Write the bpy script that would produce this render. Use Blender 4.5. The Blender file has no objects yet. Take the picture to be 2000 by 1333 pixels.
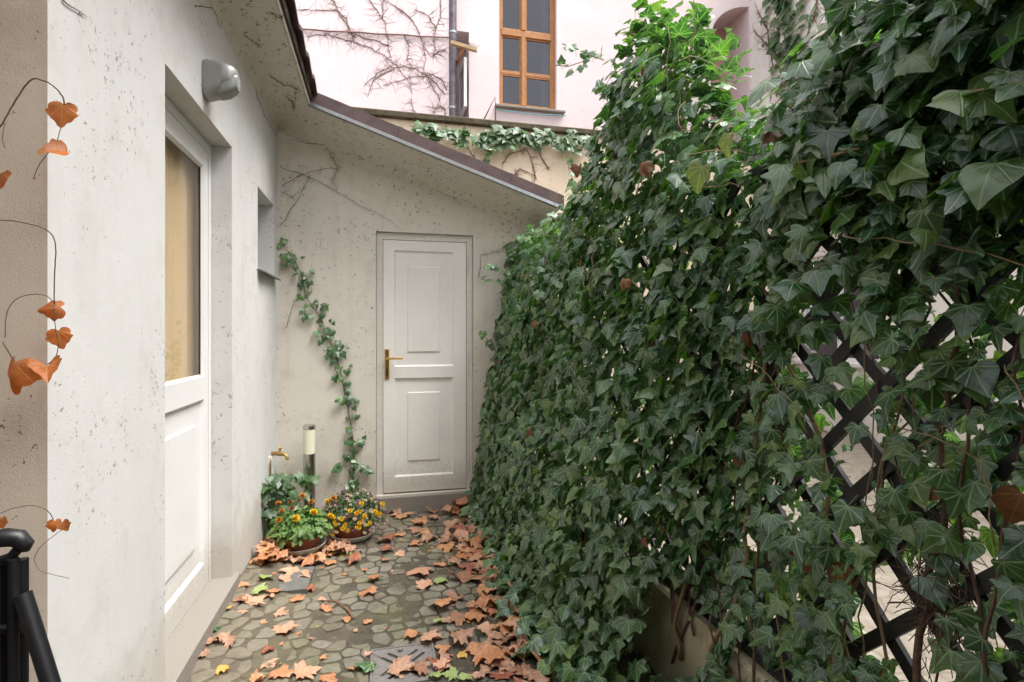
import bpy, math, random
import numpy as np
from mathutils import Vector, Matrix
R = math.radians
random.seed(11); rng = np.random.default_rng(11)
SC = bpy.context.scene
COL = SC.collection

# ------------------------------------------------------------------ camera, sky, sun, exposure
F, CX, CY, EYE = 1060.0, 1000.0, 655.0, 1.37        # focal length / horizon in photo pixels, eye height
YAW = math.atan2(255.0, F)
cam = bpy.data.cameras.new('camera'); co = bpy.data.objects.new('camera', cam); COL.objects.link(co)
cam.sensor_width = 36.0; cam.lens = F / 2000.0 * 36.0
cam.shift_y = -(666.5 - CY) / 2000.0
cam.clip_start = 0.02; cam.clip_end = 400
co.location = (0, 0, EYE); co.rotation_euler = (R(90), 0, -YAW)
SC.camera = co
w = bpy.data.worlds.new('World'); SC.world = w; w.use_nodes = True
nt = w.node_tree; bg = nt.nodes['Background']
sky = nt.nodes.new('ShaderNodeTexSky'); sky.sky_type = 'NISHITA'; sky.sun_disc = False
sky.sun_elevation = R(66); sky.sun_rotation = R(116); sky.air_density = 1.0; sky.dust_density = 4.0; sky.ozone_density = 1.0
hs = nt.nodes.new('ShaderNodeHueSaturation'); hs.inputs['Saturation'].default_value = 0.22
nt.links.new(sky.outputs[0], hs.inputs['Color']); nt.links.new(hs.outputs[0], bg.inputs[0])
bg.inputs[1].default_value = 0.15
sl = bpy.data.lights.new('sun', 'SUN'); sl.energy = 1.3; sl.angle = R(40); sl.color = (1, .97, .93)
so = bpy.data.objects.new('sun', sl); COL.objects.link(so)
so.rotation_euler = (R(90 - 66), 0, R(64))   # light from the right and above
so.location = (3, -3, 9)
vs = SC.view_settings; vs.view_transform = 'Standard'; vs.look = 'None'; vs.exposure = 1.70; vs.gamma = 1
SC.render.engine = 'CYCLES'
try:
    SC.cycles.use_denoising = True; SC.cycles.max_bounces = 8; SC.cycles.transparent_max_bounces = 12
    SC.cycles.sample_clamp_indirect = 6
except Exception: pass

# ------------------------------------------------------------------ photo pixel -> place
rv = (math.cos(YAW), -math.sin(YAW)); fv = (math.sin(YAW), math.cos(YAW))
def _dir(u, v):
    a = (u - CX) / F
    return Vector((a*rv[0] + fv[0], a*rv[1] + fv[1], -(v - CY) / F))
def PY(u, v, Y): d = _dir(u, v); t = Y / d.y; return Vector((d.x*t, Y, EYE + d.z*t))
def PX(u, v, X): d = _dir(u, v); t = X / d.x; return Vector((X, d.y*t, EYE + d.z*t))
def PG(u, v, z=0.0): d = _dir(u, v); t = (z - EYE) / d.z; return Vector((d.x*t, d.y*t, z))
def proj(p):
    xc = p[0]*rv[0] + p[1]*rv[1]; d = p[0]*fv[0] + p[1]*fv[1]
    if d < .05: return None
    return CX + F*xc/d, CY - F*(p[2] - EYE)/d, d
def sstep(a, b, x):
    t = max(0.0, min(1.0, (x - a) / (b - a))); return t*t*(3 - 2*t)

# ------------------------------------------------------------------ mesh helpers
class MB:
    def __init__(s): s.v = []; s.f = []
    def box(s, x0, x1, y0, y1, z0, z1, bev=0.0):
        if bev > 0:
            b = bev; n = len(s.v)
            # chamfered box: 24 vertices
            X, Y, Z = (x0, x1), (y0, y1), (z0, z1); idx = {}
            for i in (0, 1):
                for j in (0, 1):
                    for k in (0, 1):
                        sx, sy, sz = (1 if i == 0 else -1), (1 if j == 0 else -1), (1 if k == 0 else -1)
                        for a in range(3):
                            p = [X[i] + sx*b, Y[j] + sy*b, Z[k] + sz*b]; p[a] = (X[i], Y[j], Z[k])[a]
                            idx[(i, j, k, a)] = len(s.v); s.v.append(tuple(p))
            def q(*l): s.f.append([idx[t] for t in l])
            q((0,0,0,0),(0,0,1,0),(0,1,1,0),(0,1,0,0)); q((1,0,0,0),(1,1,0,0),(1,1,1,0),(1,0,1,0))
            q((0,0,0,1),(1,0,0,1),(1,0,1,1),(0,0,1,1)); q((0,1,0,1),(0,1,1,1),(1,1,1,1),(1,1,0,1))
            q((0,0,0,2),(0,1,0,2),(1,1,0,2),(1,0,0,2)); q((0,0,1,2),(1,0,1,2),(1,1,1,2),(0,1,1,2))
            for i in (0,1):
                for j in (0,1): q((i,j,0,0),(i,j,1,0),(i,j,1,1),(i,j,0,1))
                for k in (0,1): q((i,0,k,0),(i,1,k,0),(i,1,k,2),(i,0,k,2))
            for j in (0,1):
                for k in (0,1): q((0,j,k,1),(1,j,k,1),(1,j,k,2),(0,j,k,2))
            for i in (0,1):
                for j in (0,1):
                    for k in (0,1): q((i,j,k,0),(i,j,k,1),(i,j,k,2))
            return s
        n = len(s.v)
        s.v += [(x0,y0,z0),(x1,y0,z0),(x1,y1,z0),(x0,y1,z0),(x0,y0,z1),(x1,y0,z1),(x1,y1,z1),(x0,y1,z1)]
        for f in ((0,3,2,1),(4,5,6,7),(0,1,5,4),(1,2,6,5),(2,3,7,6),(3,0,4,7)): s.f.append([n+i for i in f])
        return s
    def poly(s, pts):
        n = len(s.v); s.v += [tuple(p) for p in pts]; s.f.append(list(range(n, n+len(pts)))); return s
    def tube(s, pts, r, n=6, caps=True):
        pts = [Vector(p) for p in pts]; m = len(pts)
        rr = r if isinstance(r, (list, tuple)) else [r]*m
        base = len(s.v); up = Vector((0.13, 0.21, 0.97)); prev = None
        for i, p in enumerate(pts):
            t = (pts[min(i+1, m-1)] - pts[max(i-1, 0)])
            if t.length < 1e-9: t = Vector((0, 0, 1))
            t.normalize()
            a = (prev if prev is not None else t.cross(up)); a = a - t*a.dot(t)
            if a.length < 1e-4: a = t.cross(Vector((1, 0, 0)))
            a.normalize(); b = t.cross(a); prev = a
            for k in range(n):
                an = 2*math.pi*k/n; q = p + (a*math.cos(an) + b*math.sin(an))*rr[i]
                s.v.append(tuple(q))
        for i in range(m-1):
            for k in range(n):
                k2 = (k+1) % n
                s.f.append([base+i*n+k, base+i*n+k2, base+(i+1)*n+k2, base+(i+1)*n+k])
        if caps:
            s.f.append([base+k for k in range(n)][::-1]); s.f.append([base+(m-1)*n+k for k in range(n)])
        return s
    def lathe(s, prof, c, n=24):
        base = len(s.v); m = len(prof)
        for (r, z) in prof:
            for k in range(n):
                a = 2*math.pi*k/n; s.v.append((c[0]+r*math.cos(a), c[1]+r*math.sin(a), c[2]+z))
        for i in range(m-1):
            for k in range(n):
                k2 = (k+1) % n; s.f.append([base+i*n+k, base+i*n+k2, base+(i+1)*n+k2, base+(i+1)*n+k])
        if prof[0][0] > 1e-6: s.f.append([base+k for k in range(n)][::-1])
        if prof[-1][0] > 1e-6: s.f.append([base+(m-1)*n+k for k in range(n)])
        return s
    def prism(s, pts, ext):
        e = Vector(ext); n = len(s.v); m = len(pts)
        s.v += [tuple(p) for p in pts] + [tuple(Vector(p)+e) for p in pts]
        s.f.append(list(range(n, n+m))[::-1]); s.f.append(list(range(n+m, n+2*m)))
        for i in range(m): s.f.append([n+i, n+(i+1) % m, n+m+(i+1) % m, n+m+i])
        return s
    def build(s, name, mat, parent=None, smooth=False, auto=None):
        me = bpy.data.meshes.new(name); me.from_pydata(s.v, [], s.f); me.update()
        import bmesh
        bm = bmesh.new(); bm.from_mesh(me); bmesh.ops.recalc_face_normals(bm, faces=bm.faces); bm.to_mesh(me); bm.free()
        if mat: me.materials.append(M[mat])
        if smooth:
            me.polygons.foreach_set('use_smooth', [True]*len(me.polygons))
            if auto:
                try: me.set_sharp_from_angle(angle=R(auto))
                except Exception: pass
        o = bpy.data.objects.new(name, me); COL.objects.link(o)
        if parent is not None: o.parent = parent
        return o
def tag(o, label, cat, group=None, kind=None):
    if label: o['label'] = label
    if cat: o['category'] = cat
    if group: o['group'] = group
    if kind: o['kind'] = kind
    return o
def thing(name, label, cat, loc=(0, 0, 0), group=None):
    o = bpy.data.objects.new(name, None); COL.objects.link(o); o.location = loc; o.empty_display_size = .05
    return tag(o, label, cat, group)
def world_of(o):
    return o.matrix_basis.copy() if o.parent is None else world_of(o.parent) @ o.matrix_parent_inverse @ o.matrix_basis
def keep(o, parent):      # parent an already world-placed mesh under an empty without moving it
    o.parent = parent; o.matrix_parent_inverse = world_of(parent).inverted()
    return o
def struct(o): o['kind'] = 'structure'; return o

# ------------------------------------------------------------------ materials
M = {}
def new_mat(name):
    m = bpy.data.materials.new(name); m.use_nodes = True
    nt = m.node_tree; b = nt.nodes['Principled BSDF']; M[name] = m
    return m, nt, b
def N(nt, t, **kw):
    n = nt.nodes.new(t)
    for k, v in kw.items():
        if hasattr(n, k) and k not in n.inputs.keys(): setattr(n, k, v)
        else: n.inputs[k].default_value = v
    return n
def L(nt, a, b): nt.links.new(a, b)
def rgb(c): return (c[0], c[1], c[2], 1)
def ramp(nt, fac, stops):
    r = nt.nodes.new('ShaderNodeValToRGB'); e = r.color_ramp.elements
    while len(e) < len(stops): e.new(.5)
    for i, (p, c) in enumerate(stops):
        e[i].position = p; e[i].color = rgb(c) if not isinstance(c, (int, float)) else (c, c, c, 1)
    L(nt, fac, r.inputs[0]); return r.outputs[0]
def mix(nt, fac, a, b, mode='MIX'):
    n = nt.nodes.new('ShaderNodeMix'); n.data_type = 'RGBA'; n.blend_type = mode
    for s_, v in ((0, fac), (6, a), (7, b)):
        if hasattr(v, 'links'): L(nt, v, n.inputs[s_])
        elif isinstance(v, (int, float)): n.inputs[s_].default_value = v if s_ == 0 else (v, v, v, 1)
        else: n.inputs[s_].default_value = rgb(v)
    return n.outputs[2]
def math_(nt, op, a, b=None, c=None):
    n = nt.nodes.new('ShaderNodeMath'); n.operation = op
    for i, v in enumerate((a, b, c)):
        if v is None: continue
        if hasattr(v, 'links'): L(nt, v, n.inputs[i])
        else: n.inputs[i].default_value = v
    return n.outputs[0]
def noise(nt, scale, detail=5, rough=.55, vec=None, dist=0):
    n = nt.nodes.new('ShaderNodeTexNoise'); n.inputs['Scale'].default_value = scale
    n.inputs['Detail'].default_value = detail; n.inputs['Roughness'].default_value = rough; n.inputs['Distortion'].default_value = dist
    if vec is not None: L(nt, vec, n.inputs['Vector'])
    return n
def pos(nt): return nt.nodes.new('ShaderNodeNewGeometry').outputs['Position']
def bump(nt, b, h, strength=.3, dist=.01):
    n = nt.nodes.new('ShaderNodeBump'); n.inputs['Strength'].default_value = strength; n.inputs['Distance'].default_value = dist
    L(nt, h, n.inputs['Height']); L(nt, n.outputs[0], b.inputs['Normal'])
def simple(name, c, rough=.6, metal=0, var=.12, scale=30, bmp=0.1, spec=.5):
    m, nt, b = new_mat(name); p = pos(nt); n = noise(nt, scale, 4, .6, p)
    col = ramp(nt, n.outputs[0], [(.3, [x*(1-var) for x in c]), (.7, [min(1, x*(1+var)) for x in c])])
    L(nt, col, b.inputs['Base Color']); b.inputs['Roughness'].default_value = rough; b.inputs['Metallic'].default_value = metal
    b.inputs['Specular IOR Level'].default_value = spec
    if bmp: bump(nt, b, n.outputs[0], bmp, .004)
    return m
def scaled(nt, p, s):
    n = nt.nodes.new('ShaderNodeVectorMath'); n.operation = 'MULTIPLY'; n.inputs[1].default_value = s; L(nt, p, n.inputs[0]); return n.outputs[0]
def plaster(name, c, dirt, streak=.25, specks=0.5, spscale=26.0, splash=.5, lo=.36):
    m, nt, b = new_mat(name); p = pos(nt)
    big = noise(nt, 1.3, 6, .62, p); mid = noise(nt, 6, 6, .65, p); fine = noise(nt, 160, 3, .7, p); grit = noise(nt, 480, 2, .6, p)
    col = mix(nt, ramp(nt, big.outputs[0], [(.38, 0.0), (.72, .55)]), c, [x*.86 for x in c])
    col = mix(nt, ramp(nt, mid.outputs[0], [(.5, 0.0), (.78, .5)]), col, dirt)
    # rain streaks: noise stretched along z
    st = noise(nt, 1, 5, .6, scaled(nt, p, (14, 14, .7)))
    col = mix(nt, math_(nt, 'MULTIPLY', ramp(nt, st.outputs[0], [(.5, 0.0), (.75, 1.0)]), streak), col, dirt)
    # splashed dirt at the foot of the wall
    sx = nt.nodes.new('ShaderNodeSeparateXYZ'); L(nt, p, sx.inputs[0])
    foot = math_(nt, 'ADD', sx.outputs[2], math_(nt, 'MULTIPLY', mid.outputs[0], -.5))
    col = mix(nt, math_(nt, 'MULTIPLY', ramp(nt, foot, [(0.0, 1.0), (.22, 0.0)]), splash), col, dirt)
    # old rootlet marks
    vo = nt.nodes.new('ShaderNodeTexVoronoi'); vo.inputs['Scale'].default_value = spscale
    L(nt, mix(nt, .06, p, noise(nt, 60, 2, .5, p).outputs[1]), vo.inputs['Vector'])
    thr = ramp(nt, noise(nt, 2.4, 3, .6, p).outputs[0], [(lo, 0.0), (lo+.26, .30)])
    hit = math_(nt, 'LESS_THAN', vo.outputs['Distance'], thr)
    hit = math_(nt, 'MULTIPLY', hit, ramp(nt, noise(nt, 90, 2, .6, p).outputs[0], [(.48, 0.0), (.58, 1.0)]))
    col = mix(nt, math_(nt, 'MULTIPLY', hit, specks), col, (.09, .06, .04))
    L(nt, col, b.inputs['Base Color']); b.inputs['Roughness'].default_value = .93; b.inputs['Specular IOR Level'].default_value = .25
    h = math_(nt, 'ADD', math_(nt, 'MULTIPLY', fine.outputs[0], .35), math_(nt, 'ADD', math_(nt, 'MULTIPLY', grit.outputs[0], .5), math_(nt, 'MULTIPLY', mid.outputs[0], 1.4)))
    bump(nt, b, h, .34, .005)
plaster('plaster_white', (.65, .645, .63), (.48, .44, .385), .14, .6, 34, .8)
plaster('plaster_bounce', (.71, .665, .59), (.48, .42, .34), .22, .8, 26)  # house plaster again, with warm bounced light put into its colour
plaster('plaster_soffit', (.68, .635, .56), (.46, .40, .32), .1, .85, 24, 0, .20)
plaster('plaster_shaded', (.57, .49, .40), (.36, .29, .22), .35, .8, 24)  # house plaster again, with the end wall's shade put into a darker colour
plaster('plaster_pink', (.76, .645, .65), (.70, .55, .54), .2, .12, 8, .0)
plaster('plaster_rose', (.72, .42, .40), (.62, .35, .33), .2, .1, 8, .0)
plaster('plaster_court', (.86, .83, .78), (.60, .54, .45), .25, .3, 12, .2)
plaster('plaster_ochre', (.74, .62, .47), (.55, .46, .34), .4, .4, 10, .0)
plaster('plinth', (.62, .53, .38), (.16, .16, .08), .6, .5, 20)
def paint(name, c):
    m, nt, b = new_mat(name); p = pos(nt); n1 = noise(nt, 3.5, 6, .65, p); n2 = noise(nt, 1, 4, .6, scaled(nt, p, (90, 90, 5))); n3 = noise(nt, 45, 4, .7, p)
    col = mix(nt, ramp(nt, n1.outputs[0], [(.45, 0.0), (.75, .4)]), c, [x*.84 for x in c])
    col = mix(nt, ramp(nt, n3.outputs[0], [(.66, 0.0), (.74, .45)]), col, (.42, .38, .31))
    sx = nt.nodes.new('ShaderNodeSeparateXYZ'); L(nt, p, sx.inputs[0])
    ft = math_(nt, 'ADD', sx.outputs[2], math_(nt, 'MULTIPLY', n3.outputs[0], -.35))
    col = mix(nt, math_(nt, 'MULTIPLY', ramp(nt, ft, [(.0, 1.0), (.22, 0.0)]), .6), col, (.40, .35, .28))
    L(nt, col, b.inputs['Base Color']); b.inputs['Roughness'].default_value = .48; b.inputs['Specular IOR Level'].default_value = .4
    bump(nt, b, math_(nt, 'ADD', n2.outputs[0], n3.outputs[0]), .12, .003)
paint('door_white', (.76, .755, .745)); paint('door_cream', (.86, .84, .80))
simple('frame_cream', (.66, .63, .58), .55, 0, .08, 30, .08)
simple('granite', (.25, .225, .195), .85, 0, .3, 260, .25)
simple('silver_paint', (.31, .31, .305), .36, .35, .05, 40, .02)
simple('lens', (.24, .26, .235), .2, 0, .05, 30, 0)
simple('brass', (.72, .47, .13), .28, 1, .15, 60, .05)
simple('old_brass', (.38, .25, .10), .45, .9, .3, 80, .1)
simple('steel', (.58, .57, .55), .22, 1, .06, 200, .02)
simple('cream_glass', (.82, .80, .62), .3, 0, .04, 20, 0)
simple('terracotta', (.30, .095, .045), .75, 0, .25, 25, .15)
simple('saucer', (.80, .79, .77), .4, 0, .06, 20, 0)
simple('soil', (.035, .024, .016), .95, 0, .4, 80, .8)
simple('black_metal', (.006, .006, .008), .45, 0, .2, 60, .02)
simple('lattice', (.016, .015, .017), .55, 0, .35, 50, .15)
simple('brown_metal', (.088, .058, .055), .42, .3, .35, 7, .06)
simple('zinc', (.34, .36, .37), .35, .9, .15, 40, .05)
simple('dark_board', (.045, .026, .022), .7, 0, .3, 20, .15)
simple('roof_tile', (.10, .062, .058), .55, 0, .25, 14, .2)
simple('pale_edge', (.50, .46, .39), .8, 0, .3, 40, .2)
simple('wood', (.38, .16, .042), .42, 0, .22, 14, .06)
simple('raw_wood', (.45, .30, .16), .6, 0, .2, 20, .1)
simple('pipe', (.12, .10, .12), .4, .5, .35, 9, .05)
simple('rust', (.13, .065, .04), .8, .2, .4, 60, .2)
simple('white_pvc', (.75, .75, .74), .35, 0, .03, 30, 0)
simple('moss_cap', (.075, .06, .035), .95, 0, .5, 14, .8)
simple('slate', (.125, .125, .115), .6, 0, .25, 24, .25)
simple('iron', (.20, .185, .175), .6, .15, .2, 80, .2)
simple('vine_wood', (.12, .072, .048), .85, 0, .35, 60, .3)
simple('vine_dead', (.24, .15, .135), .85, 0, .35, 40, .2)
simple('vine_light', (.26, .18, .10), .8, 0, .3, 60, .2)
simple('green_stem', (.10, .14, .035), .6, 0, .3, 60, .1)
simple('curtain', (.78, .60, .37), .9, 0, .06, 3, .02)
simple('curtain_pale', (.48, .42, .36), .9, 0, .10, 8, .05)
simple('curtain_grey', (.14, .12, .15), .9, 0, .25, 5, .05)
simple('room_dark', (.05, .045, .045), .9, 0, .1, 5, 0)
simple('cable_blue', (.05, .35, .42), .5, 0, .1, 5, 0)
simple('litter_twig', (.21, .10, .045), .8, 0, .3, 60, .2)

def glass(name, tint, refl):
    m, nt, b = new_mat(name); out = nt.nodes['Material Output']
    tr = N(nt, 'ShaderNodeBsdfTransparent'); tr.inputs[0].default_value = rgb(tint)
    gl = N(nt, 'ShaderNodeBsdfGlossy'); gl.inputs['Roughness'].default_value = .02
    fr = N(nt, 'ShaderNodeLayerWeight'); fr.inputs[0].default_value = .5
    mx = N(nt, 'ShaderNodeMixShader')
    L(nt, math_(nt, 'MINIMUM', math_(nt, 'ADD', math_(nt, 'MULTIPLY', math_(nt, 'POWER', fr.outputs[1], 4.0), .55), refl), 1.0), mx.inputs[0])
    L(nt, tr.outputs[0], mx.inputs[1]); L(nt, gl.outputs[0], mx.inputs[2]); L(nt, mx.outputs[0], out.inputs[0])
glass('window_glass', (.75, .75, .8), .05)
glass('door_glass', (.97, .96, .94), .02)
glass('canopy_glass', (.9, .93, .92), .06)

# paving
def dirt_over(nt, p, col):
    a = noise(nt, 2.6, 6, .68, p, .4); c = noise(nt, 17, 6, .7, p)
    f = math_(nt, 'ADD', math_(nt, 'MULTIPLY', a.outputs[0], .6), math_(nt, 'MULTIPLY', c.outputs[0], .4))
    col = mix(nt, ramp(nt, f, [(.46, 0.0), (.60, .85)]), col, (.135, .112, .082))
    col = mix(nt, ramp(nt, noise(nt, 1.7, 6, .66, p, .5).outputs[0], [(.50, 0.0), (.66, .55)]), col, (.15, .15, .055))
    sx = nt.nodes.new('ShaderNodeSeparateXYZ'); L(nt, p, sx.inputs[0])
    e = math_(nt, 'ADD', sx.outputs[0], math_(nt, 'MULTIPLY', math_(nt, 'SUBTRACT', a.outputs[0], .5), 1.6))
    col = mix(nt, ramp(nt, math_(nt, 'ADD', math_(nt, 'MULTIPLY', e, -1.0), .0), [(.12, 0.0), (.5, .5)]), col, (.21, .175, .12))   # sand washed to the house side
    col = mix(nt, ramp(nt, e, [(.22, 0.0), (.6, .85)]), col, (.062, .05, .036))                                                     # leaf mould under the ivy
    g_ = noise(nt, 330, 3, .75, p)
    col = mix(nt, ramp(nt, g_.outputs[0], [(.30, .5), (.46, 0.0)]), col, (.05, .042, .03)); col = mix(nt, ramp(nt, g_.outputs[0], [(.60, 0.0), (.74, .6)]), col, (.36, .33, .26))
    return mix(nt, ramp(nt, noise(nt, 4.1, 5, .65, p).outputs[0], [(.56, 0.0), (.72, .5)]), col, (.075, .06, .045))
def stone_mat(name, cols, moss):
    m, nt, b = new_mat(name); p = pos(nt)
    oi = nt.nodes.new('ShaderNodeObjectInfo')
    base = ramp(nt, oi.outputs['Random'], [(0, cols[0]), (.35, cols[1]), (.7, cols[2]), (1, cols[3])])
    n1 = noise(nt, 38, 6, .7, p); n2 = noise(nt, 5, 5, .6, p); n3 = noise(nt, 220, 3, .7, p)
    base = mix(nt, ramp(nt, n1.outputs[0], [(.35, 0.0), (.7, .75)]), base, (.17, .145, .11))
    base = mix(nt, ramp(nt, n3.outputs[0], [(.58, 0.0), (.75, .7)]), base, (.40, .38, .33))
    base = mix(nt, ramp(nt, n2.outputs[0], [(.45, 0.0), (.68, moss)]), base, (.10, .115, .035))
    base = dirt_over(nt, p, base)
    L(nt, base, b.inputs['Base Color'])
    L(nt, ramp(nt, n1.outputs[0], [(.3, .38), (.7, .8)]), b.inputs['Roughness'])
    bump(nt, b, math_(nt, 'ADD', n1.outputs[0], n3.outputs[0]), .6, .008)
stone_mat('cobble', [(.17, .16, .135), (.30, .28, .235), (.23, .225, .175), (.20, .17, .13)], .6)
m, nt_, b_ = new_mat('joint_soil'); p_ = pos(nt_)
n1 = noise(nt_, 24, 7, .7, p_); n2 = noise(nt_, 3.2, 4, .6, p_); n3 = noise(nt_, 300, 3, .7, p_)
c_ = ramp(nt_, n1.outputs[0], [(.3, (.032, .027, .02)), (.7, (.095, .078, .056))])
c_ = mix(nt_, ramp(nt_, n2.outputs[0], [(.45, 0.0), (.65, .6)]), c_, (.055, .065, .02))
c_ = mix(nt_, ramp(nt_, n3.outputs[0], [(.62, 0.0), (.72, .6)]), c_, (.25, .20, .14))
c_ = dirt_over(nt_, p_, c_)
L(nt_, c_, b_.inputs['Base Color']); b_.inputs['Roughness'].default_value = .9
bump(nt_, b_, math_(nt_, 'ADD', n1.outputs[0], n3.outputs[0]), .8, .01)
m, nt_, b_ = new_mat('court_paving'); p_ = pos(nt_)
vo = N(nt_, 'ShaderNodeTexVoronoi'); vo.feature = 'DISTANCE_TO_EDGE'; vo.inputs['Scale'].default_value = 5.5; L(nt_, p_, vo.inputs['Vector'])
n1 = noise(nt_, 9, 7, .7, p_, .6); n2 = noise(nt_, 60, 5, .7, scaled(nt_, p_, (1, .3, 1)))
c_ = ramp(nt_, n1.outputs[0], [(.3, (.24, .205, .16)), (.7, (.38, .34, .28))])
c_ = mix(nt_, ramp(nt_, n2.outputs[0], [(.45, 0.0), (.7, .6)]), c_, (.17, .14, .10))
c_ = mix(nt_, ramp(nt_, vo.outputs[0], [(.0, .7), (.05, 0.0)]), c_, (.16, .13, .09))
L(nt_, c_, b_.inputs['Base Color']); b_.inputs['Roughness'].default_value = .9; bump(nt_, b_, n1.outputs[0], .5, .01)

# leaves: colour from the per-leaf 'tint', veins from the leaf's own UV
def leaf_mat(name, stops, vein, veinamt, trans, rough, coat=.0, back=None, vw=.014, blotch=None, spec=.5):
    m, nt, b = new_mat(name); out = nt.nodes['Material Output']
    at = N(nt, 'ShaderNodeAttribute'); at.attribute_name = 'tint'
    oi = nt.nodes.new('ShaderNodeObjectInfo')
    tint = math_(nt, 'FRACT', math_(nt, 'ADD', at.outputs['Fac'], math_(nt, 'MULTIPLY', oi.outputs['Random'], .999)))
    col = ramp(nt, tint, stops)
    p = pos(nt); n1 = noise(nt, 55, 4, .6, p)
    col = mix(nt, ramp(nt, n1.outputs[0], [(.4, 0.0), (.72, .75 if blotch else .45)]), col, blotch if blotch else (.02, .03, .012))
    uv = N(nt, 'ShaderNodeUVMap'); uv.uv_map = 'UVMap'
    sx = N(nt, 'ShaderNodeSeparateXYZ'); L(nt, uv.outputs[0], sx.inputs[0])
    ax = math_(nt, 'ABSOLUTE', sx.outputs[0]); y = sx.outputs[1]
    d = ax
    for (dx, dy, k) in ((.93, .37, 1.0), (.97, -.24, 1.1), (.60, .80, 1.25)):
        e = math_(nt, 'ABSOLUTE', math_(nt, 'SUBTRACT', math_(nt, 'MULTIPLY', ax, dy), math_(nt, 'MULTIPLY', y, dx)))
        d = math_(nt, 'MINIMUM', d, math_(nt, 'MULTIPLY', e, k))
    sec = math_(nt, 'MULTIPLY', math_(nt, 'ABSOLUTE', math_(nt, 'SUBTRACT', math_(nt, 'FRACT', math_(nt, 'MULTIPLY', math_(nt, 'SUBTRACT', y, math_(nt, 'MULTIPLY', ax, .8)), 5.0)), .5)), .35)
    v1 = ramp(nt, d, [(0.0, 1.0), (vw, .75), (vw*2.2, 0.0)])
    v2 = math_(nt, 'MULTIPLY', ramp(nt, sec, [(0.0, .5), (.03, 0.0)]), .5)
    vm = math_(nt, 'MULTIPLY', math_(nt, 'MAXIMUM', v1, v2), veinamt)
    col = mix(nt, vm, col, vein)
    L(nt, col, b.inputs['Base Color']); b.inputs['Roughness'].default_value = rough
    b.inputs['Specular IOR Level'].default_value = spec
    if coat: b.inputs['Coat Weight'].default_value = coat; b.inputs['Coat Roughness'].default_value = .3
    bump(nt, b, math_(nt, 'SUBTRACT', n1.outputs[0], vm), .35, .003)
    tl = N(nt, 'ShaderNodeBsdfTranslucent')
    L(nt, mix(nt, 1.0, col, back if back else (1.6, 1.9, .7), 'MULTIPLY'), tl.inputs[0])
    mx = N(nt, 'ShaderNodeMixShader'); mx.inputs[0].default_value = trans
    L(nt, b.outputs[0], mx.inputs[1]); L(nt, tl.outputs[0], mx.inputs[2]); L(nt, mx.outputs[0], out.inputs[0])
leaf_mat('ivy_leaf', [(0, (.022, .082, .034)), (.40, (.036, .118, .044)), (.68, (.060, .155, .048)), (.86, (.095, .205, .05)), (1, (.16, .25, .06))],
         (.28, .40, .22), .85, .25, .30, .25, (1.7, 2.2, .6), spec=.9)
leaf_mat('ivy_far', [(0, (.035, .085, .035)), (.5, (.06, .13, .05)), (1, (.10, .19, .06))], (.25, .33, .2), .5, .25, .4, .1, (1.8, 2.2, .7))
leaf_mat('ivy_dead', [(0, (.20, .085, .03)), (.5, (.27, .13, .045)), (1, (.14, .06, .025))], (.35, .2, .1), .4, .25, .6, 0, (1.5, 1.1, .6), blotch=(.10, .045, .02))
leaf_mat('ivy_withered', [(0, (.15, .20, .06)), (1, (.20, .24, .09))], (.35, .38, .2), .5, .25, .5, 0, (1.4, 1.5, .6), .016, (.10, .13, .04))
leaf_mat('fall_orange', [(0, (.48, .22, .10)), (.35, (.56, .28, .135)), (.7, (.44, .18, .08)), (1, (.60, .34, .18))], (.55, .31, .17), .5, .12, .5, 0, (1.2, .9, .6), .016, (.25, .09, .035))
leaf_mat('fall_pale', [(0, (.55, .31, .20)), (.5, (.60, .37, .26)), (1, (.50, .26, .16))], (.40, .20, .11), .5, .1, .55, 0, (1.2, .9, .7), .016, (.42, .21, .12))
leaf_mat('fall_brown', [(0, (.42, .23, .14)), (.5, (.50, .30, .20)), (1, (.31, .155, .09))], (.40, .22, .13), .45, .08, .5, 0, (1.2, .9, .6), .016, (.13, .05, .03))
leaf_mat('fall_rust', [(0, (.36, .125, .065)), (.5, (.30, .095, .06)), (1, (.42, .17, .08))], (.36, .17, .10), .4, .08, .4, 0, (1.2, .9, .6), .016, (.12, .035, .025))
leaf_mat('fall_yellow', [(0, (.58, .36, .08)), (1, (.62, .42, .11))], (.5, .28, .08), .4, .15, .5, 0, (1.2, 1, .5), .016, (.45, .22, .05))
leaf_mat('fall_green', [(0, (.27, .36, .11)), (1, (.33, .40, .14))], (.45, .50, .25), .5, .15, .5, 0, (1.2, 1.2, .6), .016, (.20, .26, .08))
leaf_mat('vine_orange', [(0, (.42, .13, .03)), (.5, (.48, .17, .04)), (1, (.40, .20, .09))], (.5, .28, .12), .5, .45, .5, 0, (1.5, 1.0, .5), .016, (.30, .09, .03))
leaf_mat('mum_leaf', [(0, (.07, .15, .03)), (.5, (.11, .22, .045)), (1, (.16, .28, .06))], (.25, .36, .12), .5, .25, .5, 0, (1.6, 1.9, .6))
leaf_mat('mum_leaf_dark', [(0, (.035, .085, .03)), (.5, (.06, .125, .04)), (1, (.09, .16, .05))], (.2, .3, .1), .4, .25, .5, 0, (1.6, 1.9, .6))
simple('petal_yellow', (.78, .50, .02), .6, 0, .12, 120, .1)
simple('petal_ochre', (.52, .24, .025), .75, 0, .3, 120, .2)
simple('petal_dry', (.24, .10, .03), .85, 0, .35, 120, .3)
simple('petal_purple', (.17, .07, .13), .8, 0, .35, 120, .2)
simple('petal_buff', (.55, .42, .30), .8, 0, .25, 120, .2)

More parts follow.
